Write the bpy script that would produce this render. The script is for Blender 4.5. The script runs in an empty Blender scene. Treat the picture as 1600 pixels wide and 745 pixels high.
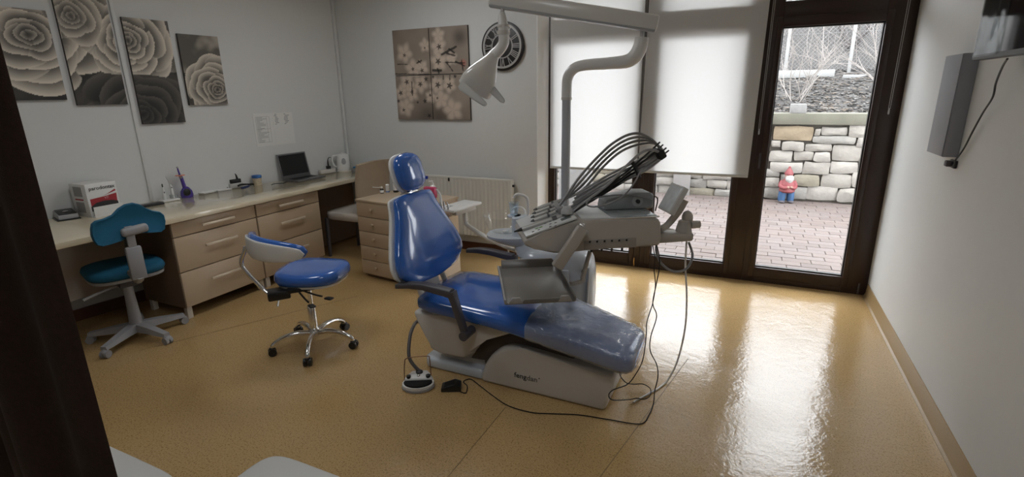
import bpy, bmesh, math, random
from mathutils import Matrix, Vector, noise
random.seed(7)
S = bpy.context.scene
COL = S.collection
PI = math.pi

# ------------------------------------------------------------------ camera
CAMH = 1.6
YAW, PITCH, ROLL, FPX = -0.437968, 0.277082, 0.0152102, 799.14
def _axes():
    cy, sy, cp, sp = math.cos(YAW), math.sin(YAW), math.cos(PITCH), math.sin(PITCH)
    f = Vector((sy*cp, cy*cp, -sp)); r = Vector((cy, -sy, 0)); d = f.cross(r)
    cr, sr = math.cos(ROLL), math.sin(ROLL)
    return cr*r + sr*d, -sr*r + cr*d, f
AX_R, AX_D, AX_F = _axes()
CAM = Vector((0, 0, CAMH))
cd = bpy.data.cameras.new('camera'); cam = bpy.data.objects.new('camera', cd); COL.objects.link(cam)
cd.sensor_width = 36; cd.lens = FPX/1600*36; cd.clip_start = .02; cd.clip_end = 200
cam.matrix_world = Matrix.Translation(CAM) @ Matrix((AX_R, -AX_D, -AX_F)).transposed().to_4x4()
S.camera = cam

# ------------------------------------------------------------------ world, exposure
W = bpy.data.worlds.new('overcast_sky'); S.world = W; W.use_nodes = True
bg = W.node_tree.nodes['Background']; bg.inputs[0].default_value = (.93, .965, 1, 1); bg.inputs[1].default_value = 8.0
S.view_settings.view_transform = 'Standard'; S.view_settings.look = 'None'
S.view_settings.gamma = 1; S.view_settings.use_curve_mapping = False
S.view_settings.exposure = 0.12
FILL_EMIT = 9.5       # emission of the added ceiling fill panels

def ray(x, y): return AX_R*((x-800)/FPX) + AX_D*((y-372.5)/FPX) + AX_F
def onz(x, y, z=0.0): d = ray(x, y); return CAM + d*((z-CAMH)/d.z)
def onx(x, y, X): d = ray(x, y); return CAM + d*(X/d.x)
def ony(x, y, Y): d = ray(x, y); return CAM + d*(Y/d.y)
def onpl(x, y, p, n): d = ray(x, y); return CAM + d*((Vector(p)-CAM).dot(n)/d.dot(n))

# ------------------------------------------------------------------ materials
MATS = {}
def mat(name, col, rough=.5, metal=0, spec=.5, coat=0, noise_amt=0, noise_scale=20, bump=0, bump_scale=60, trans=0, emit=0, sheen=0):
    if name in MATS: return MATS[name]
    m = bpy.data.materials.new(name); m.use_nodes = True; nt = m.node_tree; b = nt.nodes['Principled BSDF']
    b.inputs['Base Color'].default_value = (*col, 1); b.inputs['Roughness'].default_value = rough
    b.inputs['Metallic'].default_value = metal; b.inputs['Specular IOR Level'].default_value = spec
    b.inputs['Coat Weight'].default_value = coat; b.inputs['Coat Roughness'].default_value = .05
    b.inputs['Transmission Weight'].default_value = trans
    if sheen: b.inputs['Sheen Weight'].default_value = sheen
    if emit: b.inputs['Emission Color'].default_value = (*col, 1); b.inputs['Emission Strength'].default_value = emit
    tc = nt.nodes.new('ShaderNodeTexCoord')
    n = nt.nodes.new('ShaderNodeTexNoise'); n.inputs['Scale'].default_value = noise_scale; n.inputs['Detail'].default_value = 3
    nt.links.new(tc.outputs['Object'], n.inputs['Vector'])
    r = nt.nodes.new('ShaderNodeMix'); r.data_type = 'RGBA'
    a = max(noise_amt, .02)
    r.inputs['A'].default_value = (*[c*(1-a) for c in col], 1); r.inputs['B'].default_value = (*[min(1, c*(1+a)) for c in col], 1)
    nt.links.new(n.outputs['Fac'], r.inputs['Factor']); nt.links.new(r.outputs['Result'], b.inputs['Base Color'])
    if bump:
        n2 = nt.nodes.new('ShaderNodeTexNoise'); n2.inputs['Scale'].default_value = bump_scale; n2.inputs['Detail'].default_value = 4
        nt.links.new(tc.outputs['Object'], n2.inputs['Vector'])
        bp = nt.nodes.new('ShaderNodeBump'); bp.inputs['Strength'].default_value = bump; bp.inputs['Distance'].default_value = .01
        nt.links.new(n2.outputs['Fac'], bp.inputs['Height']); nt.links.new(bp.outputs['Normal'], b.inputs['Normal'])
    MATS[name] = m; return m

def glassmat(name, tint=(1, 1, 1), refl=.06, haze=0, hazecol=(.8, .8, .8), rough=.0, wrinkle=0):
    m = bpy.data.materials.new(name); m.use_nodes = True; nt = m.node_tree
    for x in list(nt.nodes):
        if x.type == 'BSDF_PRINCIPLED': nt.nodes.remove(x)
    out = [x for x in nt.nodes if x.type == 'OUTPUT_MATERIAL'][0]
    t = nt.nodes.new('ShaderNodeBsdfTransparent'); t.inputs[0].default_value = (*tint, 1)
    g = nt.nodes.new('ShaderNodeBsdfGlossy'); g.inputs['Roughness'].default_value = rough
    if wrinkle:
        tc = nt.nodes.new('ShaderNodeTexCoord'); wn = nt.nodes.new('ShaderNodeTexNoise'); wn.inputs['Scale'].default_value = 16; wn.inputs['Detail'].default_value = 4; wn.inputs['Distortion'].default_value = 1.5
        nt.links.new(tc.outputs['Object'], wn.inputs['Vector']); bp = nt.nodes.new('ShaderNodeBump'); bp.inputs['Strength'].default_value = wrinkle; bp.inputs['Distance'].default_value = .02
        nt.links.new(wn.outputs['Fac'], bp.inputs['Height']); nt.links.new(bp.outputs['Normal'], g.inputs['Normal'])
    lw = nt.nodes.new('ShaderNodeLayerWeight'); lw.inputs[0].default_value = .5
    pw = nt.nodes.new('ShaderNodeMath'); pw.operation = 'POWER'; pw.inputs[1].default_value = 5; nt.links.new(lw.outputs['Facing'], pw.inputs[0])
    fr = nt.nodes.new('ShaderNodeMath'); fr.operation = 'MULTIPLY_ADD'; fr.inputs[1].default_value = .85; fr.inputs[2].default_value = refl; nt.links.new(pw.outputs[0], fr.inputs[0])
    mx = nt.nodes.new('ShaderNodeMixShader'); nt.links.new(fr.outputs[0], mx.inputs[0])
    base = t
    if haze:
        d = nt.nodes.new('ShaderNodeBsdfDiffuse'); d.inputs[0].default_value = (*hazecol, 1)
        m2 = nt.nodes.new('ShaderNodeMixShader'); m2.inputs[0].default_value = haze
        nt.links.new(t.outputs[0], m2.inputs[1]); nt.links.new(d.outputs[0], m2.inputs[2]); base = m2
    nt.links.new(base.outputs[0], mx.inputs[1]); nt.links.new(g.outputs[0], mx.inputs[2]); nt.links.new(mx.outputs[0], out.inputs[0])
    MATS[name] = m; return m

def attrmat(name, rough=.6):
    m = bpy.data.materials.new(name); m.use_nodes = True; nt = m.node_tree; b = nt.nodes['Principled BSDF']
    a = nt.nodes.new('ShaderNodeVertexColor'); a.layer_name = 'print'
    nt.links.new(a.outputs[0], b.inputs['Base Color']); b.inputs['Roughness'].default_value = rough
    MATS[name] = m; return m

def floor_mat():
    m = bpy.data.materials.new('speckled_vinyl'); m.use_nodes = True; nt = m.node_tree; b = nt.nodes['Principled BSDF']; L = nt.links
    tc = nt.nodes.new('ShaderNodeTexCoord')
    def nz(sc, det=3, dist=0):
        n = nt.nodes.new('ShaderNodeTexNoise'); n.inputs['Scale'].default_value = sc; n.inputs['Detail'].default_value = det; n.inputs['Distortion'].default_value = dist
        L.new(tc.outputs['Object'], n.inputs['Vector']); return n
    def ramp(src, stops):
        r = nt.nodes.new('ShaderNodeValToRGB'); e = r.color_ramp.elements
        while len(e) < len(stops): e.new(.5)
        for el, (p, c) in zip(e, stops): el.position = p; el.color = (*c, 1)
        L.new(src, r.inputs[0]); return r
    n1 = nz(210, 2); r1 = ramp(n1.outputs['Fac'], [(.28, (.36, .22, .088)), (.42, (.49, .325, .142)), (.58, (.53, .355, .162)), (.72, (.62, .435, .22))])
    n2 = nz(120, 2); r2 = ramp(n2.outputs['Fac'], [(.36, (.66, .62, .54)), (.45, (1, 1, 1)), (1, (1, 1, 1))])
    n3 = nz(1.3, 3); r3 = ramp(n3.outputs['Fac'], [(.3, (.9, .9, .9)), (.7, (1.0, 1.0, 1.0))])
    def mul(a, c):
        x = nt.nodes.new('ShaderNodeMix'); x.data_type = 'RGBA'; x.blend_type = 'MULTIPLY'; x.inputs['Factor'].default_value = 1
        L.new(a, x.inputs['A']); L.new(c, x.inputs['B']); return x.outputs['Result']
    L.new(mul(mul(r1.outputs[0], r2.outputs[0]), r3.outputs[0]), b.inputs['Base Color'])
    n4 = nz(3.2, 5, .6); r4 = ramp(n4.outputs['Fac'], [(.3, (.13,)*3), (.5, (.16,)*3), (.7, (.22,)*3)])
    L.new(r4.outputs[0], b.inputs['Roughness'])
    b.inputs['Specular IOR Level'].default_value = .62
    n5 = nz(38, 3, 1.0); n6 = nz(6, 5, 1.2)
    ad = nt.nodes.new('ShaderNodeMath'); ad.operation = 'MULTIPLY_ADD'; ad.inputs[1].default_value = .45
    L.new(n5.outputs['Fac'], ad.inputs[0]); L.new(n6.outputs['Fac'], ad.inputs[2])
    bp = nt.nodes.new('ShaderNodeBump'); bp.inputs['Strength'].default_value = .11; bp.inputs['Distance'].default_value = .02
    L.new(ad.outputs[0], bp.inputs['Height']); L.new(bp.outputs['Normal'], b.inputs['Normal'])
    MATS['speckled_vinyl'] = m; return m

def blind_mat():
    m = bpy.data.materials.new('blind_fabric'); m.use_nodes = True; nt = m.node_tree
    for x in list(nt.nodes):
        if x.type == 'BSDF_PRINCIPLED': nt.nodes.remove(x)
    out = [x for x in nt.nodes if x.type == 'OUTPUT_MATERIAL'][0]
    tc = nt.nodes.new('ShaderNodeTexCoord'); n = nt.nodes.new('ShaderNodeTexNoise'); n.inputs['Scale'].default_value = 400
    nt.links.new(tc.outputs['Object'], n.inputs['Vector'])
    r = nt.nodes.new('ShaderNodeMix'); r.data_type = 'RGBA'; r.inputs['A'].default_value = (.80, .80, .79, 1); r.inputs['B'].default_value = (.86, .86, .85, 1)
    nt.links.new(n.outputs['Fac'], r.inputs['Factor'])
    d = nt.nodes.new('ShaderNodeBsdfDiffuse'); t = nt.nodes.new('ShaderNodeBsdfTranslucent')
    nt.links.new(r.outputs['Result'], d.inputs[0]); nt.links.new(r.outputs['Result'], t.inputs[0])
    mx = nt.nodes.new('ShaderNodeMixShader'); mx.inputs[0].default_value = .36
    nt.links.new(d.outputs[0], mx.inputs[1]); nt.links.new(t.outputs[0], mx.inputs[2]); nt.links.new(mx.outputs[0], out.inputs[0])
    MATS['blind_fabric'] = m; return m

floor_mat(); blind_mat()
PAINT = mat('wall_paint', (.665, .672, .662), .55, bump=.03, bump_scale=300)
CEILM = mat('ceiling_paint', (.8, .8, .78), .7)
FRAME = mat('dark_brown_frame', (.030, .014, .009), .38, noise_amt=.15, noise_scale=40)
GLASS = glassmat('window_glass')
WHITE = mat('white_plastic', (.74, .74, .72), .28, coat=.2)
WHITE2 = mat('offwhite_plastic', (.62, .60, .56), .35)
GREYP = mat('grey_plastic', (.36, .36, .37), .45)
DGREY = mat('dark_grey_plastic', (.075, .07, .08), .4)
TRAYM = mat('tray_grey', (.16, .148, .132), .33)
BLACK = mat('black_plastic', (.012, .012, .012), .35)
RUBBER = mat('rubber', (.012, .012, .012), .7, spec=.2)
CHROME = mat('chrome', (.82, .82, .82), .12, metal=1)
STEEL = mat('brushed_steel', (.55, .55, .55), .3, metal=1)
BLUE = mat('blue_leatherette', (.032, .13, .47), .14, coat=.6, noise_amt=.06, noise_scale=8, bump=.015, bump_scale=250)
TEAL = mat('teal_fabric', (.004, .105, .20), .75, noise_amt=.12, noise_scale=200, bump=.1, bump_scale=400)
CREAM = mat('cream_worktop', (.68, .60, .44), .12, coat=.5, noise_amt=.04)
CABIN = mat('beige_laminate', (.50, .385, .265), .35, noise_amt=.05, noise_scale=6)
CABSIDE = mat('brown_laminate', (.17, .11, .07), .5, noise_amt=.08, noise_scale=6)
HANDLE = mat('beige_metal', (.66, .56, .44), .3, metal=.2)
SPEC = mat('vinyl_coving', (.33, .225, .105), .4, noise_amt=.2, noise_scale=160)
SKIRT = mat('brown_skirting', (.10, .035, .015), .4)
CURT = mat('brown_curtain', (.042, .019, .012), .85, noise_amt=.3, noise_scale=150, bump=.25, bump_scale=600, sheen=.1)
INK = mat('ink', (.03, .03, .03), .7)
INKG = mat('grey_ink', (.30, .30, .30), .7)
PAPER = mat('paper', (.74, .74, .72), .7)
HOSE = mat('grey_hose', (.22, .22, .225), .35)
DHOSE = mat('dark_hose', (.10, .09, .09), .4)

# ------------------------------------------------------------------ object helpers
MW = {}
def tag(o, label=None, cat=None, group=None, kind=None):
    if label: o['label'] = label
    if cat: o['category'] = cat
    if group: o['group'] = group
    if kind: o['kind'] = kind
    return o
def thing(name, label, cat, loc=(0, 0, 0), rz=0, group=None):
    o = bpy.data.objects.new(name, None); COL.objects.link(o)
    o.empty_display_size = .05
    o.location = loc; o.rotation_euler = (0, 0, rz); MW[o.name] = Matrix.Translation(Vector(loc)) @ Matrix.Rotation(rz, 4, 'Z')
    return tag(o, label, cat, group)

class B:
    def __init__(s): s.bm = bmesh.new(); s.mx = Matrix.Identity(4)
    def at(s, mx): s.mx = mx; return s
    def _add(s, vs, fs):
        v = [s.bm.verts.new(s.mx @ Vector(p)) for p in vs]
        out = []
        for f in fs:
            try: out.append(s.bm.faces.new([v[i] for i in f]))
            except ValueError: pass
        return v, out
    def box(s, c, d, bev=0, rot=None, seg=2):
        x, y, z = [k/2 for k in d]
        t = Matrix.Translation(Vector(c)) @ (rot.to_4x4() if rot is not None else Matrix.Identity(4))
        vs = [t @ Vector((a, b, e)) for e in (-z, z) for b in (-y, y) for a in (-x, x)]
        v, f = s._add(vs, [(0, 2, 3, 1), (4, 5, 7, 6), (0, 1, 5, 4), (2, 6, 7, 3), (0, 4, 6, 2), (1, 3, 7, 5)])
        if bev: s._bev(f, bev, seg)
        return s
    def _bev(s, faces, bev, seg=2):
        e = set(); [e.update(f.edges) for f in faces]
        bmesh.ops.bevel(s.bm, geom=list(e), offset=bev, segments=seg, profile=.5, affect='EDGES', clamp_overlap=True)
    def box2(s, a, b, bev=0): return s.box([(p+q)/2 for p, q in zip(a, b)], [abs(q-p) for p, q in zip(a, b)], bev)
    def loft(s, rings, cap=True, closed=False):
        n = len(rings[0]); vs = [p for r in rings for p in r]; fs = []
        R = len(rings)
        for i in range(R if closed else R-1):
            for j in range(n):
                a = i*n+j; b = i*n+(j+1) % n; c = ((i+1) % R)*n+(j+1) % n; d = ((i+1) % R)*n+j
                fs.append((a, b, c, d))
        if cap and not closed: fs.append(tuple(reversed(range(n)))); fs.append(tuple(range((R-1)*n, R*n)))
        s._add(vs, fs); return s
    def cyl(s, a, b, r, r2=None, seg=16):
        return s.tube([a, b], [r, r if r2 is None else r2], seg, False)
    def tube(s, pts, r, seg=8, smooth=True, sub=6, closed=False, zmin=None):
        pts = [Vector(p) for p in pts]
        rs = r if isinstance(r, (list, tuple)) else [r]*len(pts)
        if smooth and len(pts) > 2:
            q, qr = [], []
            N = len(pts)
            for i in range(N if closed else N-1):
                if closed: p0, p1, p2, p3 = pts[i-1], pts[i], pts[(i+1) % N], pts[(i+2) % N]
                else: p0, p1, p2, p3 = pts[max(i-1, 0)], pts[i], pts[i+1], pts[min(i+2, N-1)]
                for k in range(sub):
                    t = k/sub
                    q.append(.5*((2*p1)+(p2-p0)*t+(2*p0-5*p1+4*p2-p3)*t*t+(3*p1-p0-3*p2+p3)*t**3))
                    qr.append(rs[i]+(rs[(i+1) % N]-rs[i])*t)
            if not closed: q.append(pts[-1]); qr.append(rs[-1])
            pts, rs = q, qr
        if zmin is not None:
            for p in pts: p.z = max(p.z, zmin)
        rings = []; prev = None
        N = len(pts)
        for i, p in enumerate(pts):
            if closed: d = pts[(i+1) % N]-pts[i-1]
            else: d = pts[min(i+1, N-1)]-pts[max(i-1, 0)]
            d = d.normalized() if d.length > 1e-9 else Vector((0, 0, 1))
            if prev is None:
                up = Vector((0, 0, 1)) if abs(d.z) < .9 else Vector((1, 0, 0))
                u = d.cross(up).normalized()
            else:
                u = (prev-d*prev.dot(d))
                u = u.normalized() if u.length > 1e-6 else d.orthogonal().normalized()
            prev = u; w = d.cross(u)
            rings.append([p+(u*math.cos(2*PI*j/seg)+w*math.sin(2*PI*j/seg))*rs[i] for j in range(seg)])
        return s.loft(rings, True, closed)
    def lathe(s, prof, c=(0, 0, 0), seg=24, mx=None):
        m = Matrix.Translation(Vector(c)) @ (mx.to_4x4() if mx is not None else Matrix.Identity(4))
        rings = [[m @ Vector((max(r, 1e-4)*math.cos(2*PI*j/seg), max(r, 1e-4)*math.sin(2*PI*j/seg), z)) for j in range(seg)] for r, z in prof]
        return s.loft(rings)
    def prism(s, poly, a, b, f, bev=0, seg=2):
        """poly of 2D points, f(u,v,w) -> 3D; extruded w from a to b"""
        n = len(poly)
        vs = [f(u, v, a) for u, v in poly]+[f(u, v, b) for u, v in poly]
        fs = [tuple(reversed(range(n))), tuple(range(n, 2*n))]+[(i, (i+1) % n, n+(i+1) % n, n+i) for i in range(n)]
        v, fc = s._add(vs, fs)
        if bev: s._bev(fc, bev, seg)
        return s
    def ball(s, c, r, seg=16, rot=None):
        r = (r, r, r) if not isinstance(r, (list, tuple)) else r
        n = seg//2
        m = Matrix.Translation(Vector(c)) @ (rot.to_4x4() if rot is not None else Matrix.Identity(4))
        rings = []
        for i in range(n+1):
            a = -PI/2+PI*i/n; cr = max(math.cos(a), 1e-3)
            rings.append([m @ Vector((r[0]*cr*math.cos(2*PI*j/seg), r[1]*cr*math.sin(2*PI*j/seg), r[2]*math.sin(a))) for j in range(seg)])
        return s.loft(rings)
    def obj(s, name, m, parent=None, sharp=40, label=None, flat=False):
        bm = s.bm
        bmesh.ops.recalc_face_normals(bm, faces=bm.faces[:])
        if parent is not None:
            p = parent
            while p.parent: p = p.parent
            if p.name in MW: bm.transform(MW[p.name].inverted())
        me = bpy.data.meshes.new(name); bm.to_mesh(me); bm.free()
        me.materials.append(m if not isinstance(m, str) else MATS[m])
        if not flat:
            me.shade_smooth(); me.set_sharp_from_angle(angle=math.radians(sharp))
        o = bpy.data.objects.new(name, me); COL.objects.link(o)
        if parent is not None: o.parent = parent
        if label: o['label'] = label
        return o
def struct(o): o['kind'] = 'structure'; return o
def frame(o, xdir, zdir=(0, 0, 1)):
    """matrix with origin o, x axis xdir, z axis as near zdir as possible"""
    x = Vector(xdir).normalized(); z = Vector(zdir); z = (z-x*z.dot(x)).normalized(); y = z.cross(x)
    return Matrix.Translation(Vector(o)) @ Matrix((x, y, z)).transposed().to_4x4()
def sup(rx, ry, n=4, seg=28):
    out = []
    for j in range(seg):
        a = 2*PI*j/seg; c, s_ = math.cos(a), math.sin(a)
        out.append((rx*math.copysign(abs(c)**(2/n), c), ry*math.copysign(abs(s_)**(2/n), s_)))
    return out
def lerp(tab, x):
    for (x0, y0), (x1, y1) in zip(tab, tab[1:]):
        if x <= x1:
            t = max(0, (x-x0)/(x1-x0)); t = t*t*(3-2*t); return y0+(y1-y0)*t
    return tab[-1][1]
def text(body, size, mx, m, name, parent, extrude=.0006, bold=0):
    c = bpy.data.curves.new('lettering', 'FONT'); c.body = body; c.size = size; c.extrude = extrude; c.align_x = 'CENTER'; c.align_y = 'CENTER'; c.offset = bold; c.resolution_u = 2
    t = bpy.data.objects.new('lettering', c); COL.objects.link(t)
    me = bpy.data.meshes.new_from_object(t); bpy.data.objects.remove(t); bpy.data.curves.remove(c)
    p = parent
    while p.parent: p = p.parent
    me.transform((MW[p.name].inverted() if p.name in MW else Matrix.Identity(4)) @ mx)
    me.name = name; me.materials.append(m)
    o = bpy.data.objects.new(name, me); COL.objects.link(o); o.parent = parent
    return o

# ================================================================== THE ROOM
YB, YW, XR = 4.54, 4.64, .945           # back wall, window plane, right wall
LA, LB = Vector((-4.40, 2.48, 0)), Vector((-4.18, 4.54, 0))
LD = (LB-LA).normalized(); LN = Vector((LD.y, -LD.x, 0))          # along the left wall, into the room
def lx(y): return LA.x+(y-LA.y)*(LB.x-LA.x)/(LB.y-LA.y)
def onl(x, y): return onpl(x, y, LA, LN)
HC = 2.75
Y0 = -1.6
xy = lambda u, v, w: (u, v, w)
fl = struct(B().prism([(lx(Y0), Y0), (XR, Y0), (XR, YW+.1), (lx(YW+.1), YW+.1)], -.12, 0, xy).obj('floor', 'speckled_vinyl'))
struct(B().prism([(lx(Y0)-.2, Y0-.2), (XR+.25, Y0-.2), (XR+.25, YW+.2), (-4.4, YW+.2)], HC, HC+.2, xy).obj('ceiling', CEILM))
struct(B().prism([(lx(Y0)-.2, Y0-.2), (lx(Y0), Y0), (lx(YB), YB), (lx(YB), YB+.3), (lx(YB)-.2, YB+.3)], -.12, HC, xy).obj('wall_left', PAINT))
struct(B().prism([(lx(YB), YB), (-1.845, YB), (-1.78, YB+.10), (-1.78, YB+.3), (lx(YB), YB+.3)], -.12, HC, xy).obj('wall_back', PAINT))
struct(B().box2((-1.78, YB, 2.60), (XR, YB+.3, HC)).obj('wall_lintel', PAINT))
struct(B().box2((XR, Y0-.2, -.12), (XR+.25, YB+.3, HC)).obj('wall_right', PAINT))
struct(B().box2((lx(Y0), Y0-.2, -.12), (XR, Y0, HC)).obj('wall_front', PAINT))
# coved skirting on the right, brown skirting on the back wall
b = B().prism([(.945, 0), (.945, .105), (.940, .105), (.936, .035), (.928, .012), (.918, .004), (.918, 0)], Y0, YW-.02, lambda u, v, w: (u, w, v))
struct(b.obj('baseboard_right', SPEC, sharp=20))
struct(B().box2((lx(YB)+.01, YB-.015, 0), (-1.85, YB, .09), .003).obj('baseboard_back', SKIRT))
b = B().prism([(0, 0), (.015, 0), (.015, .09), (0, .09)], 0, 6.1, lambda u, v, w: LA+LD*(-4.05+w)+LN*u+Vector((0, 0, v)))
struct(b.obj('baseboard_left', SKIRT))
# cable conduit on the left wall and in the corner
p0 = onl(237.6, 315)
t1 = B()
t1.prism([(-.012, 0), (.012, 0), (.012, .012), (-.012, .012)], .79, HC, lambda u, v, w: Vector((p0.x, p0.y, 0))+LD*u+LN*v+Vector((0, 0, w)), .003)
struct(t1.obj('trim_1', PAINT))
t2 = B().prism([(-.03, 0), (0, 0), (0, .03), (-.03, .03)], .79, HC, lambda u, v, w: LB+LD*(u-.003)+LN*v+Vector((0, 0, w)), .005)
struct(t2.obj('trim_2', PAINT))
struct(B().prism([(-1.85, YB-.002), (-1.842, YB-.004), (-1.772, YB+.097), (-1.78, YB+.097)], 0, 2.6, xy).obj('trim_3', mat('white_reveal', (.86, .86, .85), .5)))
# welded seams of the sheet flooring
SEAM = mat('seam', (.20, .125, .045), .5)
for pts in (((702, 742), (790, 636)), ((300, 527), (560, 462)), ((940, 742), (1075, 560))):
    a, c = onz(*pts[0]), onz(*pts[1]); d = (c-a).normalized(); a -= d*.3
    n = Vector((-d.y, d.x, 0))*.002
    b = B(); b.prism([(a+n)[:2], (a-n)[:2], (c-n)[:2], (c+n)[:2]], 0.0002, .0008, xy); b.obj('weld_seam', SEAM, fl)

# ------------------------------------------------------------------ glazed front: two windows and a door
def glazed(name, x0, x1, gl, gr, proud=0.0):
    r = bpy.data.objects.new(name, None); COL.objects.link(r); r.location = (x0, YW, 0); MW[r.name] = Matrix.Translation((x0, YW, 0)); r['kind'] = 'structure'
    zt0, zt1, ztop = 2.05, 2.23, 2.60
    f = lambda a, c, n, y0=YW, y1=YW+.08: B().box2((a[0], y0, a[1]), (c[0], y1, c[1]), .004).obj(n, FRAME, r)
    f((x0, 0), (gl, ztop), 'stile'); f((gr, 0), (x1, ztop), 'stile')
    f((gl, 0), (gr, .06), 'sill'); f((gl, zt0+.06), (gr, zt1), 'transom'); f((gl, ztop-.08), (gr, ztop), 'head_rail')
    # inner sash, a little proud of the frame
    sp = YW-.012
    f((gl-.045, .05), (gl, zt0+.07), 'sash_stile', sp, YW+.05); f((gr, .05), (gr+.045, zt0+.07), 'sash_stile', sp, YW+.05)
    f((gl, .05), (gr, .135), 'sash_rail', sp, YW+.05); f((gl, zt0), (gr, zt0+.07), 'sash_rail', sp, YW+.05)
    bead = B()
    for (a, c) in (((gl, .135), (gr, .145)), ((gl, zt0-.01), (gr, zt0)), ((gl, .145), (gl+.008, zt0-.01)), ((gr-.008, .145), (gr, zt0-.01))):
        bead.box2((a[0], YW+.012, a[1]), (c[0], YW+.045, c[1]))
    bead.obj('glazing_bead', BLACK, r)
    for z0, z1 in ((.135, zt0), (zt1, ztop-.08)):
        g = B(); g._add([(gl, YW+.036, z0), (gr, YW+.036, z0), (gr, YW+.036, z1), (gl, YW+.036, z1)], [(0, 1, 2, 3)]); g.obj('pane', GLASS, r)
    return r
glazed('window_1', -1.78, -.86, -1.705, -.955)
w2 = glazed('window_2', -.86, .03, -.76, -.127)
d1 = glazed('door_1', .03, .945, .119, .765)
B().box((.066, YW-.016, 1.04), (.016, .012, .125), .004).box((.066, YW-.024, 1.04), (.008, .012, .10), .003).obj('grip', DGREY, d1)
B().box((.885, YW-.018, .055), (.012, .014, .09), .003).obj('hinge', DGREY, d1)
B().box((-.90, YW-.018, .055), (.012, .014, .08), .003).obj('hinge', mat('brass', (.5, .3, .12), .35, metal=1), w2)

# roller blinds
def blind(name, label, x0, x1, zb, skew=0, chainx=None, chainz=1.3):
    t = thing(name, label, 'blind', ((x0+x1)/2, 4.60, 2.52))
    B().cyl((x0, 4.595, 2.545), (x1, 4.595, 2.545), .03).obj('roller', WHITE, t)
    if zb < 2.4:
        b = B(); b._add([(x0, 4.612, 2.54), (x1, 4.612, 2.54), (x1+skew, 4.612, zb), (x0+skew, 4.612, zb)], [(0, 1, 2, 3)]); b.obj('fabric', 'blind_fabric', t)
        B().box(((x0+x1)/2+skew, 4.612, zb+.006), (x1-x0, .014, .022), .004).obj('bottom_bar', mat('blind_bar', (.6, .6, .58), .4), t)
    if chainx is not None:
        c = B(); c.tube([(chainx, 4.60, 2.52), (chainx-.004, 4.597, chainz+.02)], .0022, 6, False); c.tube([(chainx+.012, 4.60, 2.52), (chainx+.006, 4.597, chainz+.02)], .0022, 6, False)
        c.obj('pull_chain', mat('chain', (.35, .34, .33), .4), t)
        B().lathe([(.001, 0), (.006, .006), (.006, .03), (.002, .045)], (chainx+.001, 4.597, chainz-.02), 10).obj('chain_weight', MATS['chain'], t)
    return t
blind('roller_blind', 'white roller blind pulled down behind the lamp post', -1.745, -.918, .905, 0, -.908, .98)
blind('roller_blind', 'white roller blind pulled down next to the glazed door', -.885, .012, .905, -.02, .035, 1.27)
blind('roller_blind', 'white roller blind fully rolled up above the glazed door', .05, .93, 2.5, 0, .868, 1.43)

# glowing ceiling panels out of frame, added to brighten the room
FILL_MAT = mat('fill_glow', (.96, .98, 1.0), .5, emit=FILL_EMIT)
for (x, y, lab) in ((-2.6, 1.6, 'added flat square ceiling fill light over the blue stool'), (-.6, .6, 'added flat square ceiling fill light over the white padded seats'), (-2.6, 3.4, 'added flat square ceiling fill light over the beige chest')):
    t = thing('fill_panel', lab, 'lamp', (x, y, HC-.05), 0, 'added ceiling fill lights')
    B().box((x, y, HC-.03), (.62, .62, .05), .006).obj('housing', WHITE, t)
    B().box((x, y, HC-.058), (.56, .56, .008), .002).obj('diffuser', FILL_MAT, t)

# ================================================================== OUTSIDE
EXT = mat('render_facade', (.62, .58, .52), .8)
struct(B().box2((-5.2, Y0-.2, HC+.2), (1.4, YB+.3, 5.6)).obj('wall_upper', EXT))
struct(B().box2((-5.2, YB+.3, HC+.05), (1.4, YB+.95, HC+.25), .01).obj('balcony_slab', EXT))
SOILB = mat('sand_bed', (.10, .085, .076), .9, noise_amt=.2, noise_scale=30)
GND = struct(B().box2((-9, YB+.3, -.2), (7, 30, -.03)).obj('terrace_ground', SOILB))
# brick paving
PAVM = [mat('paver_%d' % i, c, .75, noise_amt=.14, noise_scale=25, bump=.25, bump_scale=90) for i, c in enumerate(((.105, .080, .071), (.115, .090, .081), (.094, .073, .066), (.119, .097, .089), (.109, .088, .082)))]
pv = struct(B().box2((-3.2, YB+.31, -.03), (3.4, 8.6, -.022)).obj('paving', SOILB))
PW, PD = .25, .125
def inpane(p):
    d = Vector(p)-CAM; k = YW/d.y; x = d.x*k; z = CAMH+d.z*k
    return .135 < z and ((.119 < x < .765) or (z < .92 and (-.76 < x < -.127 or -1.705 < x < -.955)))
cells = []
for j in range(30):
    y = 4.93+j*PD
    off = (j % 2)*PW/2+(.03 if (j//2) % 2 else 0)
    for i in range(-14, 15):
        cells.append((i*PW+off, y, random.random()))
vis = sorted([c for c in cells if inpane((c[0], c[1], 0))], key=lambda c: c[1])
front = set(vis[:300])
bmesh_p = []
for m in PAVM:
    b = B(); b.box((0, 0, 0), (PW-.003, PD-.003, .05), .005, seg=1)
    o = b.obj('paver', m, None, flat=True); bmesh_p.append(o.data); bpy.data.objects.remove(o)
rest = B()
for c in cells:
    if c in front:
        o = bpy.data.objects.new('paver', bmesh_p[int(c[2]*5)]); COL.objects.link(o); o.parent = pv
        o.location = (c[0], c[1], -.028+random.uniform(-.002, .002)); o.rotation_euler = (random.uniform(-.008, .008), random.uniform(-.008, .008), random.uniform(-.01, .01))
    else:
        rest.box((c[0], c[1], -.028+random.uniform(-.002, .002)), (PW-.003, PD-.003, .05))
o = rest.obj('paver_field', PAVM[1], pv, flat=True); o['kind'] = 'stuff'

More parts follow.
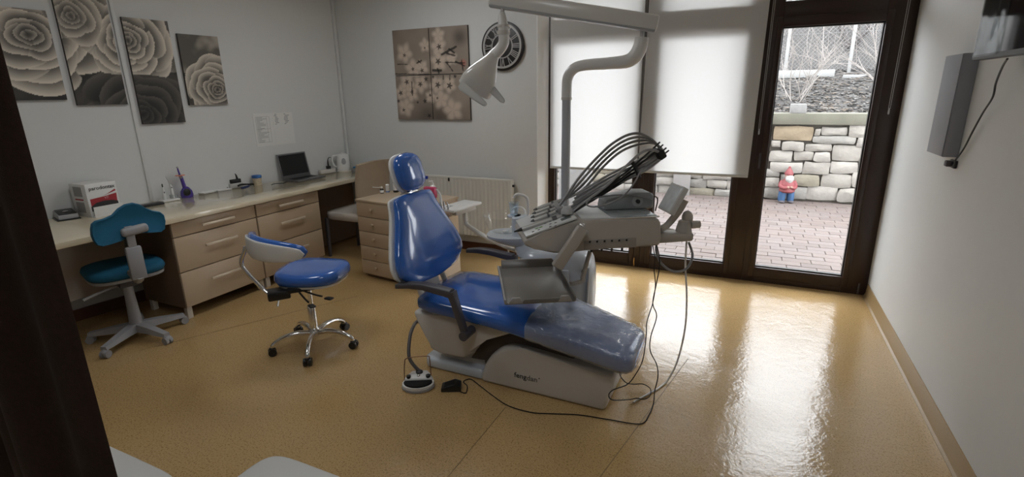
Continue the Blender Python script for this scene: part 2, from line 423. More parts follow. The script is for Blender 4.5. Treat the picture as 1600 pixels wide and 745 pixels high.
# dry stone garden wall
YS = 8.52
MORT = mat('wall_core', (.07, .06, .05), .95, noise_amt=.3, noise_scale=20, bump=.5, bump_scale=40)
STM = [mat('stone_%d' % i, c, .85, noise_amt=.22, noise_scale=9, bump=.6, bump_scale=28) for i, c in enumerate(((.215, .20, .178), (.24, .225, .202), (.185, .176, .16), (.19, .150, .100), (.18, .163, .125)))]
gw = struct(B().box2((-5, YS+.05, -.03), (5, YS+.30, 1.12)).obj('wall_garden', MORT))
def stone(x0, z0, x1, z1, m):
    w, h = x1-x0, z1-z0
    if w < .03 or h < .03: return
    g = .002; nx, nz_ = 5, 4
    b = B(); vs = []; sd = random.random()*50
    dep = random.uniform(.0, .035)
    for k in range(nz_+1):
        for i in range(nx+1):
            u, v = i/nx, k/nz_
            e = (i in (0, nx)) + (k in (0, nz_))
            px = x0+g+(w-2*g)*u; pz = z0+g+(h-2*g)*v
            if e: px += (noise.noise((px*6+sd, pz*6, 1)))*.022; pz += noise.noise((px*6+sd, pz*6, 5))*.018
            if e == 2: px += (.5-u)*.016*min(1, w*3); pz += (.5-v)*.014*min(1, h*5)
            py = YS-dep+(0.012 if e else -.006)+noise.noise((px*9+sd, pz*9, 3))*.02
            vs.append((px, py, pz))
    n = (nx+1)*(nz_+1)
    fs = [(k*(nx+1)+i, k*(nx+1)+i+1, (k+1)*(nx+1)+i+1, (k+1)*(nx+1)+i) for k in range(nz_) for i in range(nx)]
    loop = [i for i in range(nx+1)]+[(k)*(nx+1)+nx for k in range(1, nz_+1)]+[nz_*(nx+1)+i for i in range(nx-1, -1, -1)]+[k*(nx+1) for k in range(nz_-1, 0, -1)]
    vs += [(vs[i][0], YS+.12, vs[i][2]) for i in loop]
    fs += [(loop[q], loop[(q+1) % len(loop)], n+(q+1) % len(loop), n+q) for q in range(len(loop))]
    b._add(vs, fs); b.obj('stone', m, gw, sharp=35)
zs = lambda zx, zy: ony(1180+zx/2.66, 160+zy/2.66, YS)
LISTS = [(78, 98, 242, 158, 3), (247, 107, 272, 139, 0), (275, 103, 385, 138, 1), (390, 92, 480, 145, 0), (66, 157, 108, 187, 0), (110, 163, 203, 200, 0), (205, 172, 320, 203, 0), (240, 140, 418, 172, 2), (420, 147, 472, 185, 1),
  (57, 203, 155, 248, 1), (158, 203, 243, 243, 0), (243, 207, 312, 245, 1), (320, 178, 464, 243, 0), (58, 249, 195, 290, 1), (198, 247, 311, 299, 0), (313, 245, 428, 297, 1), (432, 222, 460, 280, 0),
  (40, 277, 103, 309, 2), (103, 295, 158, 348, 2), (160, 300, 270, 347, 4), (272, 300, 402, 354, 0), (405, 290, 450, 354, 1), (34, 311, 99, 350, 1), (28, 352, 100, 398, 2), (102, 350, 215, 402, 2), (217, 350, 340, 407, 1), (342, 357, 436, 414, 0)]
lim0, lim1 = 9, -9
for (a, t, c, d, k) in LISTS:
    P, Q = zs((a+a)/2, (t+d)/2), zs(c, (t+d)/2); T, D = zs((a+c)/2, t), zs((a+c)/2, d)
    stone(P.x, max(D.z, -.02), Q.x, T.z, STM[k]); lim0 = min(lim0, P.x); lim1 = max(lim1, Q.x)
for side in (0, 1):
    z = -.02
    while z < 1.08:
        h = random.uniform(.13, .2); h = min(h, 1.10-z)
        if 1.10-(z+h) < .08: h = 1.10-z
        x, xe = (-3.4, lim0-.01) if side == 0 else (lim1+.01, 3.4)
        while x < xe-.05:
            w = random.uniform(.2, .5); w = min(w, xe-x)
            stone(x, z, x+w, z+h, STM[random.choice((0, 1, 2, 0, 1, 4, 0))]); x += w
        z += h
CONC = mat('mossy_concrete', (.10, .097, .074), .85, noise_amt=.3, noise_scale=5, bump=.2, bump_scale=40)
B().box2((-5, YS-.05, 1.105), (5, YS+.32, 1.262), .012).obj('coping', CONC, gw)
# things on and by the wall
p = ony(1247, 172, YS+.03)
tag(B().box((p.x, YS+.06, 1.262+.065), (.20, .2, .13), .01).obj('stone_block', mat('grey_block', (.17, .167, .163), .85, noise_amt=.2, bump=.4)), 'small grey stone block sitting on the garden wall coping', 'block')
p = ony(1066, 280, YS-.03)
tag(B().box((p.x, YS-.075, .255), (.26, .03, .55), .006, Matrix.Rotation(-.06, 3, 'X')).obj('concrete_panel', mat('pale_concrete', (.2, .19, .183), .8, noise_amt=.1)), 'pale upright concrete panel leaning against the stone garden wall', 'panel')
p = onz(1052, 294)
t = thing('stepping_slab', 'flat pale slab lying on the paving by the garden wall', 'slab', (p.x, p.y+.15, 0))
B().box((p.x, p.y+.12, .015), (.5, .35, .04), .008, Matrix.Rotation(.3, 3, 'Z')).obj('lower_slab', MATS['pale_concrete'], t)
B().box((p.x-.02, p.y+.14, .055), (.42, .3, .04), .008, Matrix.Rotation(.2, 3, 'Z')).obj('upper_slab', MATS['pale_concrete'], t)
# plastered pier and timber post seen under the left blind
tag(B().box2((-2.55, 7.1, -.03), (-2.15, 7.5, 2.2), .01).obj('white_pier', mat('pier_plaster', (.24, .24, .236), .8)), 'white plastered pier standing on the terrace', 'pier')
tag(B().box2((-2.62, 6.2, -.03), (-2.52, 6.3, 2.3), .006).obj('timber_post', mat('red_timber', (.22, .07, .035), .6, noise_amt=.2)), 'reddish brown timber post standing on the terrace', 'post')

# earth bank
EARTH = mat('bare_earth', (.034, .031, .029), .95, noise_amt=.8, noise_scale=14, bump=1.0, bump_scale=22)
b = B(); NX, NY = 60, 46; vs = []
for j in range(NY+1):
    y = YS+.28+(j/NY)**1.3*14
    z0 = lerp([(8.8, 1.22), (9.3, 1.33), (12.0, 1.78), (12.8, 1.95), (23, 7.5)], y) if y < 12.8 else 1.95+(y-12.8)*.5
    for i in range(NX+1):
        x = -8+16*i/NX
        vs.append((x, y, z0+noise.fractal((x*.9, y*.9, 0), 1, 2, 4)*.10*min(1, (y-8.78)*2)))
b._add(vs, [(j*(NX+1)+i, j*(NX+1)+i+1, (j+1)*(NX+1)+i+1, (j+1)*(NX+1)+i) for j in range(NY) for i in range(NX)])
BANK = struct(b.obj('bank_ground', EARTH))
def gz(x, y): return (lerp([(8.8, 1.22), (9.3, 1.33), (12.0, 1.78), (12.8, 1.95)], y) if y < 12.8 else 1.95+(y-12.8)*.5)
# low white retaining boards
for (pa, pb, lab) in (((1212, 118), (1304, 113), 'long white board edging the top of the earth bank'), ((1318, 118), (1365, 121), 'short pair of white boards edging the earth bank')):
    a, c = ony(*pa, 12.0), ony(*pb, 12.3)
    t = thing('edging_board', lab, 'board', (a.x, a.y, a.z))
    d = c-a
    for k in range(1 if 'long' in lab else 2):
        B().box((a+c)/2+Vector((0, 0, -.1*k)), (d.length, .05, .15 if 'long' in lab else .07), .01, Matrix.Rotation(math.atan2(d.y, d.x), 3, 'Z')).obj('board', MATS['pier_plaster'], t)
# fence
fx = []
t = thing('wire_fence', 'wire mesh fence on white posts above the earth bank', 'fence', (.5, 12.5, 1.85))
for px in ((1231, 75), (1333, 66), (1440, 60), (1130, 80), (1030, 85)):
    q = ony(*px, 12.5); fx.append(q.x)
    B().box((q.x, 12.5, 2.6), (.06, .06, 1.7), .006).obj('post', MATS['pier_plaster'], t)
b = B(); WIRE = mat('fence_wire', (.13, .128, .128), .5)
x0, x1 = min(fx), max(fx)
k = x0-1.5
while k < x1:
    for s_ in (1, -1):
        a, c = (k, 1.9), (k+1.5, 3.4)
        if s_ < 0: a, c = (k, 3.4), (k+1.5, 1.9)
        b.tube([(max(x0, min(x1, a[0])), 12.55, a[1]), (max(x0, min(x1, c[0])), 12.55, c[1])], .004, 3, False)
    k += .075
for zz in (1.9, 2.65, 3.4): b.tube([(x0, 12.55, zz), (x1, 12.55, zz)], .006, 4, False)
o = b.obj('wire_mesh', WIRE, t); o['kind'] = 'stuff'
# bare shrubs
TWIG = mat('pale_twigs', (.22, .2, .185), .8); TWIGD = mat('dark_branches', (.06, .052, .05), .85)
def bush(x, y, h, n, m, lab, spread=.6, r0=.010, seedv=0, name='bare_shrub', group=None):
    rnd = random.Random(seedv)
    z = gz(x, y)
    t = thing(name, lab, 'shrub', (x, y, z-.05), 0, group)
    b = B()
    def br(p, d, l, r, dep):
        pts = [p]; q = p.copy(); dd = d.copy()
        for k in range(3):
            dd = (dd+Vector((rnd.uniform(-.3, .3), rnd.uniform(-.3, .3), rnd.uniform(-.15, .2)))).normalized(); q = q+dd*l/3; pts.append(q.copy())
        b.tube(pts, [r, r*.85, r*.7, r*.5], 4, False)
        if dep > 0:
            for k in range(3 if dep > 1 else 3):
                c = pts[rnd.choice((1, 2, 3))]
                br(c, (dd+Vector((rnd.uniform(-1, 1), rnd.uniform(-1, 1), rnd.uniform(-.4, .7)))).normalized(), l*rnd.uniform(.45, .75), r*.6, dep-1)
    for k in range(n):
        a = rnd.uniform(0, 2*PI)
        br(Vector((x+rnd.uniform(-.1, .1), y+rnd.uniform(-.1, .1), z-.05)), Vector((math.cos(a)*spread, math.sin(a)*spread, 1)).normalized(), h*rnd.uniform(.5, .8), r0, 2)
    b.obj('branches', m, t)
    return t
bush(.58, 10.1, 1.4, 10, TWIG, 'pale bare shrub growing behind the small stone block', .5, .008, 1)
bush(1.95, 11.1, 1.75, 13, TWIG, 'pale spreading bare shrub in front of the short white boards', .8, .009, 2)
bush(1.75, 13.9, 3.2, 5, TWIGD, 'dark bare tree growing behind the wire fence', .7, .045, 4, 'bare_tree')
bush(.55, 16.4, 2.8, 14, TWIG, 'grey thicket shrub beyond the fence behind the long white board', .8, .013, 20)
bush(3.4, 18.0, 3.0, 14, TWIG, 'grey thicket shrub beyond the fence behind the dark bare tree', .8, .013, 21)
# leaf litter on the bank
for nm, c in (('dry_leaves', (.10, .08, .062)), ('grey_litter', (.13, .125, .12)), ('dark_litter', (.015, .013, .012))):
    b = B(); rl = random.Random(nm)
    for k in range(1500):
        y = 8.95+(rl.random()**1.4)*3.8; x = rl.uniform(.0, .26*y); z = gz(x, y)+noise.fractal((x*.9, y*.9, 0), 1, 2, 4)*.10*min(1, (y-8.78)*2)+.006
        a = rl.uniform(0, PI); w_, l_ = rl.uniform(.008, .022), rl.uniform(.02, .07)
        ux, uy = math.cos(a), math.sin(a)
        b._add([(x+ux*l_, y+uy*l_, z+rl.uniform(0, .02)), (x-uy*w_, y+ux*w_, z), (x-ux*l_, y-uy*l_, z+rl.uniform(0, .015)), (x+uy*w_, y-ux*w_, z+.008)], [(0, 1, 2, 3)])
    b.obj('leaf_litter', mat(nm, c, .9), BANK, flat=True)['kind'] = 'stuff'

# ================================================================== LEFT SIDE: worktop, cabinets, prints
XF = -3.645; ZC = .79
b = B().prism([(lx(.9)+.003, .9), (XF, .9), (XF, YB-.003), (lx(YB)+.032, YB-.003), (lx(2)+.002, 2)], ZC-.04, ZC, xy, .006)
tag(b.obj('worktop', CREAM), 'long glossy cream worktop running along the left wall', 'worktop')
XC = -3.69
def drawer_unit(y0, y1, label):
    t = thing('drawer_cabinet', label, 'cabinet', (XC-.25, (y0+y1)/2, 0), 0, 'three-drawer cabinets under the worktop')
    zt = ZC-.04
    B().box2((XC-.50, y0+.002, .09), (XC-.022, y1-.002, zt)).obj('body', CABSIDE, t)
    for z0, z1 in ((.637, .738), (.372, .630), (.098, .365)):
        d = B().box2((XC-.02, y0+.004, z0), (XC, y1-.004, z1), .002).obj('drawer', CABIN, t)
        ym = (y0+y1)/2; zm = z0+(z1-z0)*(.5 if z1-z0 < .15 else .62); w = .11
        h = B(); h.tube([(XC-.002, ym-w, zm), (XC+.026, ym-w, zm)], .006, 8, False); h.tube([(XC-.002, ym+w, zm), (XC+.026, ym+w, zm)], .006, 8, False)
        h.box((XC+.028, ym, zm), (.014, 2*w+.05, .020), .004); h.obj('handle', HANDLE, d)
    for yy in (y0+.03, y1-.03):
        for xx in (XC-.04, XC-.46):
            B().box2((xx-.02, yy-.02, 0), (xx+.02, yy+.02, .09), .003).obj('foot', mat('pale_foot', (.6, .55, .48), .4), t)
drawer_unit(2.165, 2.862, 'beige three-drawer cabinet beside the teal desk chair')
drawer_unit(2.868, 3.560, 'beige three-drawer cabinet under the open laptop')
# knee-hole panels under the worktop
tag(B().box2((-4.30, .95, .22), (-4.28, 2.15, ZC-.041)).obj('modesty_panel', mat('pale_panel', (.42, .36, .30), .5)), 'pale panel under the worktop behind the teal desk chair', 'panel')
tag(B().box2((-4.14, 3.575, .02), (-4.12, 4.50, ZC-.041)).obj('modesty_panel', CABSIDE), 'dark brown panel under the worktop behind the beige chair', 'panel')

# five-drawer cabinet
a = math.radians(-6.5); o5 = onz(568, 432)
t = thing('chest_of_drawers', 'beige five-drawer chest with round knobs beside the blue dental chair', 'cabinet', (o5.x, o5.y, 0), a)
F = Matrix.Translation(Vector((o5.x, o5.y, 0))) @ Matrix.Rotation(a, 4, 'Z')
W5, H5 = .74, .725
B().at(F).box2((0.004, .02, .03), (W5-.004, .50, H5-.02)).obj('body', CABIN, t)
B().at(F).box2((-.006, -.008, H5-.02), (W5+.006, .505, H5), .003).obj('top', CABIN, t)
B().at(F).box2((.02, .04, 0), (W5-.02, .48, .03)).obj('plinth', CABSIDE, t)
hs = (H5-.02-.04)/5
for k in range(5):
    z0 = .04+k*hs
    d = B().at(F).box2((0, 0, z0+.003), (W5, .018, z0+hs-.003), .002).obj('drawer', CABIN, t)
    for u in (.19, .55):
        B().at(F).lathe([(.006, 0), (.006, .012), (.014, .018), (.014, .026), (.004, .030)], (u, 0, z0+hs*.55), 14, Matrix.Rotation(PI/2, 3, 'X')).obj('knob', CABIN, d)

# ------------------------------------------------------------------ rose canvases on the left wall
def smooth(a, b_, x):
    t_ = max(0, min(1, (x-a)/(b_-a))); return t_*t_*(3-2*t_)
def wall_canvas(name, label, s0, s1, z0, z1, org, d, n, colfun, group, nx=64, nz_=110, th=.025):
    """s along direction d from org, colour from colfun(s, z)"""
    c = org+d*((s0+s1)/2)+Vector((0, 0, z0))
    t = thing(name, label, 'picture', c, 0, group)
    P = lambda s_, z, k: org+d*s_+n*k+Vector((0, 0, z))
    b = B(); b._add([P(s0, z0, .002), P(s1, z0, .002), P(s1, z1, .002), P(s0, z1, .002), P(s0, z0, th-.001), P(s1, z0, th-.001), P(s1, z1, th-.001), P(s0, z1, th-.001)],
                    [(0, 1, 2, 3), (0, 1, 5, 4), (1, 2, 6, 5), (2, 3, 7, 6), (3, 0, 4, 7), (4, 5, 6, 7)])
    b.obj('stretcher_box', mat('canvas_edge', (.045, .035, .03), .7), t)
    vs, fs, cs = [], [], []
    for j in range(nz_+1):
        for i in range(nx+1):
            s_, z = s0+(s1-s0)*i/nx, z0+(z1-z0)*j/nz_
            vs.append(P(s_, z, th)); cs.append(colfun(s_, z))
    inv = MW[t.name].inverted()
    me = bpy.data.meshes.new('print'); me.from_pydata([inv @ v for v in vs], [], [(j*(nx+1)+i, j*(nx+1)+i+1, (j+1)*(nx+1)+i+1, (j+1)*(nx+1)+i) for j in range(nz_) for i in range(nx)])
    at = me.color_attributes.new('print', 'FLOAT_COLOR', 'POINT')
    for i, c_ in enumerate(cs): at.data[i].color = (*c_, 1)
    me.materials.append(MATS['canvas_print']); me.shade_smooth()
    if (d.cross(Vector((0, 0, 1)))).dot(n) < 0: me.flip_normals()
    o = bpy.data.objects.new('print', me); COL.objects.link(o); o.parent = t
    return t
attrmat('canvas_print', .55)
sl = lambda p: ((p-LA).dot(LD), p.z)
def rose_field():
    # (px centre, radius in m, light tone, dark tone, twist, squash)
    R = [((44, 56), .40, .62, .05, 1.0, .85, .2), ((196, 62), .31, .60, .05, -1.0, .95, 1.1), ((222, 178), .40, .085, .006, 1.0, .85, 2.0), ((108, 25), .30, .55, .12, 1.0, 1.0, 3.0), ((337, 140), .26, .55, .045, 1.0, .95, .9)]
    rs = [(sl(onl(*c)), r, hi, lo, tw, sq, ph) for c, r, hi, lo, tw, sq, ph in R]
    RAD = [.10, .19, .30, .44, .62, .82, 1.06]; KP = [2, 3, 3, 4, 5, 5, 6]
    def f(s_, z):
        best, col = 1e9, None
        for k, ((cs, cz), r, hi, lo, tw, sq, ph) in enumerate(rs):
            dx, dz = (s_-cs), (z-cz)/sq
            dx += noise.noise((s_*9+k*9, z*9, 1.5))*.012; dz += noise.noise((s_*9, z*9+k*5, 7.5))*.012
            d = math.hypot(dx, dz)/r; th = math.atan2(dz, dx)*tw+ph
            if d > 1.2 or d/1.0 > best+.35: continue
            hit = None
            for m, (Rm, kp_) in enumerate(zip(RAD, KP)):
                for q in range(kp_):
                    a = th-2*PI*q/kp_-m*1.9-.5*math.sin(m*3+ph+q)
                    a = (a+PI) % (2*PI)-PI
                    wd = PI/kp_*1.45
                    if abs(a) > wd: continue
                    rim = Rm*(1.06-.20*(a/wd)**2+.07*math.sin(3*a+q*2+m+ph))
                    if d < rim:
                        t0 = (RAD[m-1] if m else 0)/Rm*.85
                        t_ = d/rim
                        v = lo+(hi-lo)*(.10+.90*smooth(t0, 1.0, t_)**1.6)*(.80+.20*math.cos(a*1.2))
                        v *= 1-.45*smooth(.45, 1.0, a/wd)
                        v += (hi-lo)*.18*smooth(.92, .98, t_)
                        v *= .55+.45*smooth(0, .5, d)
                        hit = v; break
                if hit is not None: break
            if hit is None: continue
            if d < best: best, col = d, hit
        if col is None:
            n_ = noise.fractal((s_*5, z*5, 2), 1, 2, 3)
            col = .10+.30*smooth(-.3, .6, n_) if z > 1.80 else max(.012, .03+.04*n_)
        return (min(1, col*1.0), col*.90, col*.76)
    return f
RF = rose_field()
G4 = 'sepia rose canvases on the left wall'
def cv(px0, px1, z0, z1, lab): wall_canvas('rose_canvas', lab, sl(onl(*px0))[0], sl(onl(*px1))[0], z0, z1, LA, LD, LN, RF, G4)
s1 = sl(onl(86, 86))[0]
wall_canvas('rose_canvas', 'sepia canvas of one large open pale rose beside the curtain', s1-.325, s1, 1.60, 2.18, LA, LD, LN, RF, G4)
cv((118, 160), (197, 160), 1.56, 2.345, 'tall sepia canvas with pale petals above a dark rose, beside the conduit')
cv((204, 110), (273, 110), 1.405, 2.19, 'tall sepia canvas with a pale rose over a black rose')
cv((284, 108), (345, 108), 1.54, 2.105, 'small sepia canvas of a single rose, above the worktop papers')

# paper notices above the laptop
t = thing('paper_notice', 'faded printed notice sheets taped above the laptop', 'notice', onl(428, 230))
pa, pb = sl(onl(398, 205)), sl(onl(459, 203))
b = B(); P = lambda s_, z, k: LA+LD*s_+LN*k+Vector((0, 0, z))
for (s0, s1_, z0, z1, k) in ((pa[0], pa[0]+.21, 1.14, 1.448, .003), (pa[0]+.205, pb[0], 1.14, 1.446, .004)):
    q = B(); q._add([P(s0, z0, k), P(s1_, z0, k), P(s1_, z1, k), P(s0, z1, k), P(s0, z0, k-.002), P(s1_, z0, k-.002), P(s1_, z1, k-.002), P(s0, z1, k-.002)], [(0, 1, 2, 3), (4, 5, 6, 7), (0, 1, 5, 4), (1, 2, 6, 5), (2, 3, 7, 6), (3, 0, 4, 7)])
    sh = q.obj('sheet', PAPER, t)
    pr = B(); rnd = random.Random(int(s0*100))
    if k == .003:
        for i in range(19):
            z = 1.405-i*.0125; l = rnd.uniform(.03, .12)
            pr._add([P(s0+.03, z, k+.001), P(s0+.03+l, z, k+.001), P(s0+.03+l, z+.004, k+.001), P(s0+.03, z+.004, k+.001)], [(0, 1, 2, 3)])
        for z in (1.415, 1.30, 1.175): pr._add([P(s0+.022, z, k+.001), P(s0+.165, z, k+.001), P(s0+.165, z+.002, k+.001), P(s0+.022, z+.002, k+.001)], [(0, 1, 2, 3)])
        for s_ in (.022, .135, .165): pr._add([P(s0+s_, 1.175, k+.001), P(s0+s_+.002, 1.175, k+.001), P(s0+s_+.002, 1.417, k+.001), P(s0+s_, 1.417, k+.001)], [(0, 1, 2, 3)])
    else:
        for i in range(16):
            z = 1.43-(i % 8)*.0135; o_ = (.012 if i < 8 else .12)+rnd.uniform(0, .015); l = rnd.uniform(.015, .05)
            pr._add([P(s0+o_, z, k+.001), P(s0+o_+l, z, k+.001), P(s0+o_+l, z+.006, k+.001), P(s0+o_, z+.006, k+.001)], [(0, 1, 2, 3)])
    pr.obj('printed_lines', INKG, sh, flat=True)

# ------------------------------------------------------------------ blossom canvases on the back wall
def blossoms():
    w = lambda x, y: (ony(600+x/4.381, 30+y/4.381, YB).x, ony(600+x/4.381, 30+y/4.381, YB).z)
    light = [(w(150, 235), .12), (w(290, 180), .08), (w(380, 190), .11), (w(385, 290), .12), (w(210, 340), .12), (w(270, 330), .09), (w(170, 440), .12), (w(260, 445), .11), (w(370, 450), .11), (w(455, 450), .10), (w(130, 500), .10), (w(200, 510), .10), (w(400, 550), .12), (w(160, 600), .12), (w(380, 110), .09), (w(470, 270), .08), (w(330, 530), .08), (w(480, 620), .14)]
    stars = [(w(150, 248), .026), (w(288, 198), .016), (w(386, 190), .036), (w(380, 290), .04), (w(208, 342), .026), (w(270, 352), .03), (w(166, 430), .035), (w(258, 445), .035), (w(297, 410), .03), (w(378, 450), .04), (w(458, 455), .042), (w(125, 505), .034), (w(202, 498), .028), (w(290, 560), .03), (w(240, 568), .02), (w(495, 390), .026), (w(345, 395), .022), (w(110, 560), .024), (w(325, 520), .022), (w(375, 540), .02), (w(320, 660), .03), (w(145, 620), .026)]
    strokes = [(w(405, 242), w(500, 190), .014), (w(440, 235), w(495, 250), .011), (w(455, 205), w(490, 230), .012), (w(345, 350), w(400, 352), .016), (w(375, 340), w(385, 370), .012), (w(430, 295), w(560, 300), .008), (w(440, 300), w(480, 355), .008), (w(500, 290), w(560, 320), .010), (w(540, 280), w(550, 350), .009), (w(100, 308), w(172, 310), .005), (w(235, 300), w(265, 285), .010), (w(245, 285), w(262, 300), .008), (w(460, 380), w(460, 415), .007), (w(200, 430), w(205, 520), .008), (w(415, 380), w(415, 410), .007), (w(90, 375), w(330, 378), .006)]
    def f(x, z):
        v = .20+.10*noise.fractal((x*2.2, z*2.2, 4), 1, 2, 3)
        g = smooth(1.35, 1.62, z)*.10-.02
        v = max(.08, v+g)
        dk = smooth(.12, .0, math.hypot(x-w(525, 125)[0], z-w(525, 125)[1])); v *= 1-.6*dk
        pet = 0
        for (c, r) in light:
            d = math.hypot(x-c[0], z-c[1]); th = math.atan2(z-c[1], x-c[0])
            rr = r*(.95+.12*math.cos(5*th+c[0]*40)+.10*noise.noise((x*14, z*14, 6)))
            pet = max(pet, smooth(rr, rr*.45, d)*(.62+.38*abs(math.cos(2.5*th+c[0]*20))**.5))
        v = v+(.60-v)*pet*.9
        red = 0
        for (c, r) in stars:
            d = math.hypot(x-c[0], z-c[1])
            if d < r*1.3:
                th = math.atan2(z-c[1], x-c[0]); rr = r*(.42+.58*abs(math.cos(2.5*th+c[1]*30))**2)
                v *= 1-.85*smooth(rr, rr*.6, d)
        for (a, c, r) in strokes:
            L2 = (c[0]-a[0])**2+(c[1]-a[1])**2; t_ = max(0, min(1, ((x-a[0])*(c[0]-a[0])+(z-a[1])*(c[1]-a[1]))/L2))
            d = math.hypot(x-a[0]-t_*(c[0]-a[0]), z-a[1]-t_*(c[1]-a[1]))+noise.noise((x*40, z*40, 0))*.004
            k = smooth(r, r*.5, d); v *= 1-.85*k
        rd = smooth(.05, .01, math.hypot(x-w(552, 300)[0], z-w(552, 300)[1]))
        return (v*(1+.5*rd), v*.82*(1-.25*rd), v*.67*(1-.3*rd))
    return f
BF = blossoms()
bx0, bx1, bz0, bz1 = -3.415, -2.545, 1.351, 2.222; mx_, mz_ = -2.98, 1.787
for (x0, x1, z0, z1, lab) in ((bx0, mx_-.004, mz_+.004, bz1, 'upper blossom canvas with a blurred brown corner, away from the clock'), (mx_+.004, bx1, mz_+.004, bz1, 'upper blossom canvas with dark branch and buds, beside the clock'),
                              (bx0, mx_-.004, bz0, mz_-.004, 'lower blossom canvas crowded with dark star-shaped sepals, above the chest'), (mx_+.004, bx1, bz0, mz_-.004, 'lower blossom canvas with pale blurred bottom, behind the lamp head')):
    wall_canvas('blossom_canvas', lab, x0, x1, z0, z1, Vector((0, YB, 0)), Vector((1, 0, 0)), Vector((0, -1, 0)), BF, 'blossom canvases on the back wall', 90, 90)

# ------------------------------------------------------------------ wall clock with Roman numerals
cx, cz, cr = -2.181, 2.015, .212
t = thing('wall_clock', 'round dark wall clock with silver Roman numerals and rings', 'clock', (cx, YB, cz))
RX = Matrix.Rotation(PI/2, 3, 'X')
B().lathe([(cr, .002), (cr+.004, .012), (cr+.002, .030), (cr-.008, .034), (.001, .030)], (cx, YB, cz), 64, RX).obj('case', mat('clock_black', (.018, .015, .014), .4), t)
SIL = mat('clock_silver', (.42, .41, .40), .4, metal=.2)
def ring(r0, r1, y0, y1, name):
    b = B(); n = 64
    sec = [(r0, y0), (r1, y0), (r1, y1), (r0, y1)]
    rings = [[(cx+r*math.cos(2*PI*i/n), YB-yy, cz+r*math.sin(2*PI*i/n)) for r, yy in sec] for i in range(n)]
    b.loft(rings, False, True); b.obj(name, SIL, t)
ring(.178, .196, .030, .040, 'outer_ring'); ring(.098, .108, .030, .038, 'inner_ring')
num = ['XII', 'I', 'II', 'III', 'IIII', 'V', 'VI', 'VII', 'VIII', 'IX', 'X', 'XI']
for k, s_ in enumerate(num):
    a = PI/2-k*PI/6; b = B()
    wd = {'I': .014, 'V': .034, 'X': .034}; tot = sum(wd[c] for c in s_); u = -tot/2
    def bar(u0, u1, th=.0032):
        # u tangential offset at inner end, outer end
        P0 = Vector((math.cos(a), 0, math.sin(a))); T = Vector((math.sin(a), 0, -math.cos(a))); C = Vector((cx, YB-.034, cz))
        A, Bq = C+P0*.106+T*u0*.9, C+P0*.180+T*u1*1.15
        d = (Bq-A); nrm = Vector((d.z, 0, -d.x)).normalized()*th
        b._add([A+nrm, A-nrm, Bq-nrm, Bq+nrm]+[q+Vector((0, -.004, 0)) for q in (A+nrm, A-nrm, Bq-nrm, Bq+nrm)], [(0, 1, 2, 3), (4, 5, 6, 7), (0, 1, 5, 4), (1, 2, 6, 5), (2, 3, 7, 6), (3, 0, 4, 7)])
    for c in s_:
        w_ = wd[c]; m_ = u+w_/2
        if c == 'I': bar(m_, m_)
        elif c == 'V': bar(m_, u+.005); bar(m_, u+w_-.005)
        else: bar(u+.006, u+w_-.006); bar(u+w_-.006, u+.006)
        u += w_
    b.obj('numeral', SIL, t)
for ang, l, w_ in ((PI/2-2*PI*.13, .10, .008), (PI/2-2*PI*.62, .15, .006)):
    d = Vector((math.cos(ang), 0, math.sin(ang)))
    B().tube([Vector((cx, YB-.044, cz))-d*.03, Vector((cx, YB-.044, cz))+d*l], [w_, w_*.4], 6, False).obj('hand', SIL, t)

# ------------------------------------------------------------------ radiator
t = thing('radiator', 'white ribbed panel radiator under the blossom canvases', 'radiator', (-2.6, YB-.07, .12))
x0, x1, z0, z1 = -3.2, -2.09, .17, .79
poly = []
n = 26; pw = (x1-x0)/n
for i in range(n):
    a = x0+i*pw
    poly += [(a+.004, YB-.095), (a+pw*.30, YB-.103), (a+pw*.62, YB-.103), (a+pw*.88, YB-.095)]
poly += [(x1, YB-.095), (x1, YB-.085), (x0, YB-.085), (x0, YB-.095)]
RADM = mat('radiator_enamel', (.66, .65, .60), .35)
B().prism(poly, z0+.02, z1-.02, xy).obj('front_panel', RADM, t)
B().box2((x0, YB-.045, z0+.02), (x1, YB-.035, z1-.02)).obj('rear_panel', RADM, t)
B().box2((x0, YB-.10, z1-.025), (x1, YB-.033, z1), .004).obj('top_grille', RADM, t)
B().box2((x1-.002, YB-.10, z0+.01), (x1+.012, YB-.033, z1), .003).obj('side_cover', RADM, t)
B().cyl((x1+.012, YB-.07, z1-.06), (x1+.03, YB-.07, z1-.06), .012).obj('bleed_valve', BLACK, t)
B().box((-2.78, YB-.106, z1-.03), (.012, .02, .035), .003).obj('bracket', BLACK, t)
for xx in (x0+.2, x1-.2): B().box2((xx-.01, YB-.036, .3), (xx+.01, YB-.004, .65)).obj('wall_bracket', RADM, t)
B().tube([(x1-.05, YB-.06, z0+.03), (x1-.05, YB-.06, .0)], .009, 10, False).obj('pipe', RADM, t)

# ================================================================== THINGS ON THE WORKTOP
LR = math.atan2(LD.y, LD.x)-PI/2          # turn of the left wall
def zpt(x, y, z=ZC): return onz(x, y, z)
def rotf(p, rz): return Matrix.Translation(Vector(p)) @ Matrix.Rotation(rz, 4, 'Z')
# black topped recorder
p = Vector((-4.36, 1.87, ZC)); F = rotf(p, -.25)
t = thing('card_terminal', 'small black topped grey desk device beside the boxed gloves', 'device', p, -.25)
B().at(F).box((0, 0, .004), (.17, .13, .008), .002).obj('base', BLACK, t)
B().at(F).prism([(-.075, .008), (.075, .008), (.075, .038), (-.075, .055)], -.055, .055, lambda u, v, w: (u, w, v), .004).obj('body', GREYP, t)
B().at(F).box((0, 0, .0495), (.14, .10, .006), .003, Matrix.Rotation(.113, 3, 'Y')).obj('lid', BLACK, t)
B().at(F).ball((.01, 0, .054), (.018, .018, .004), 12).obj('button', STEEL, t)
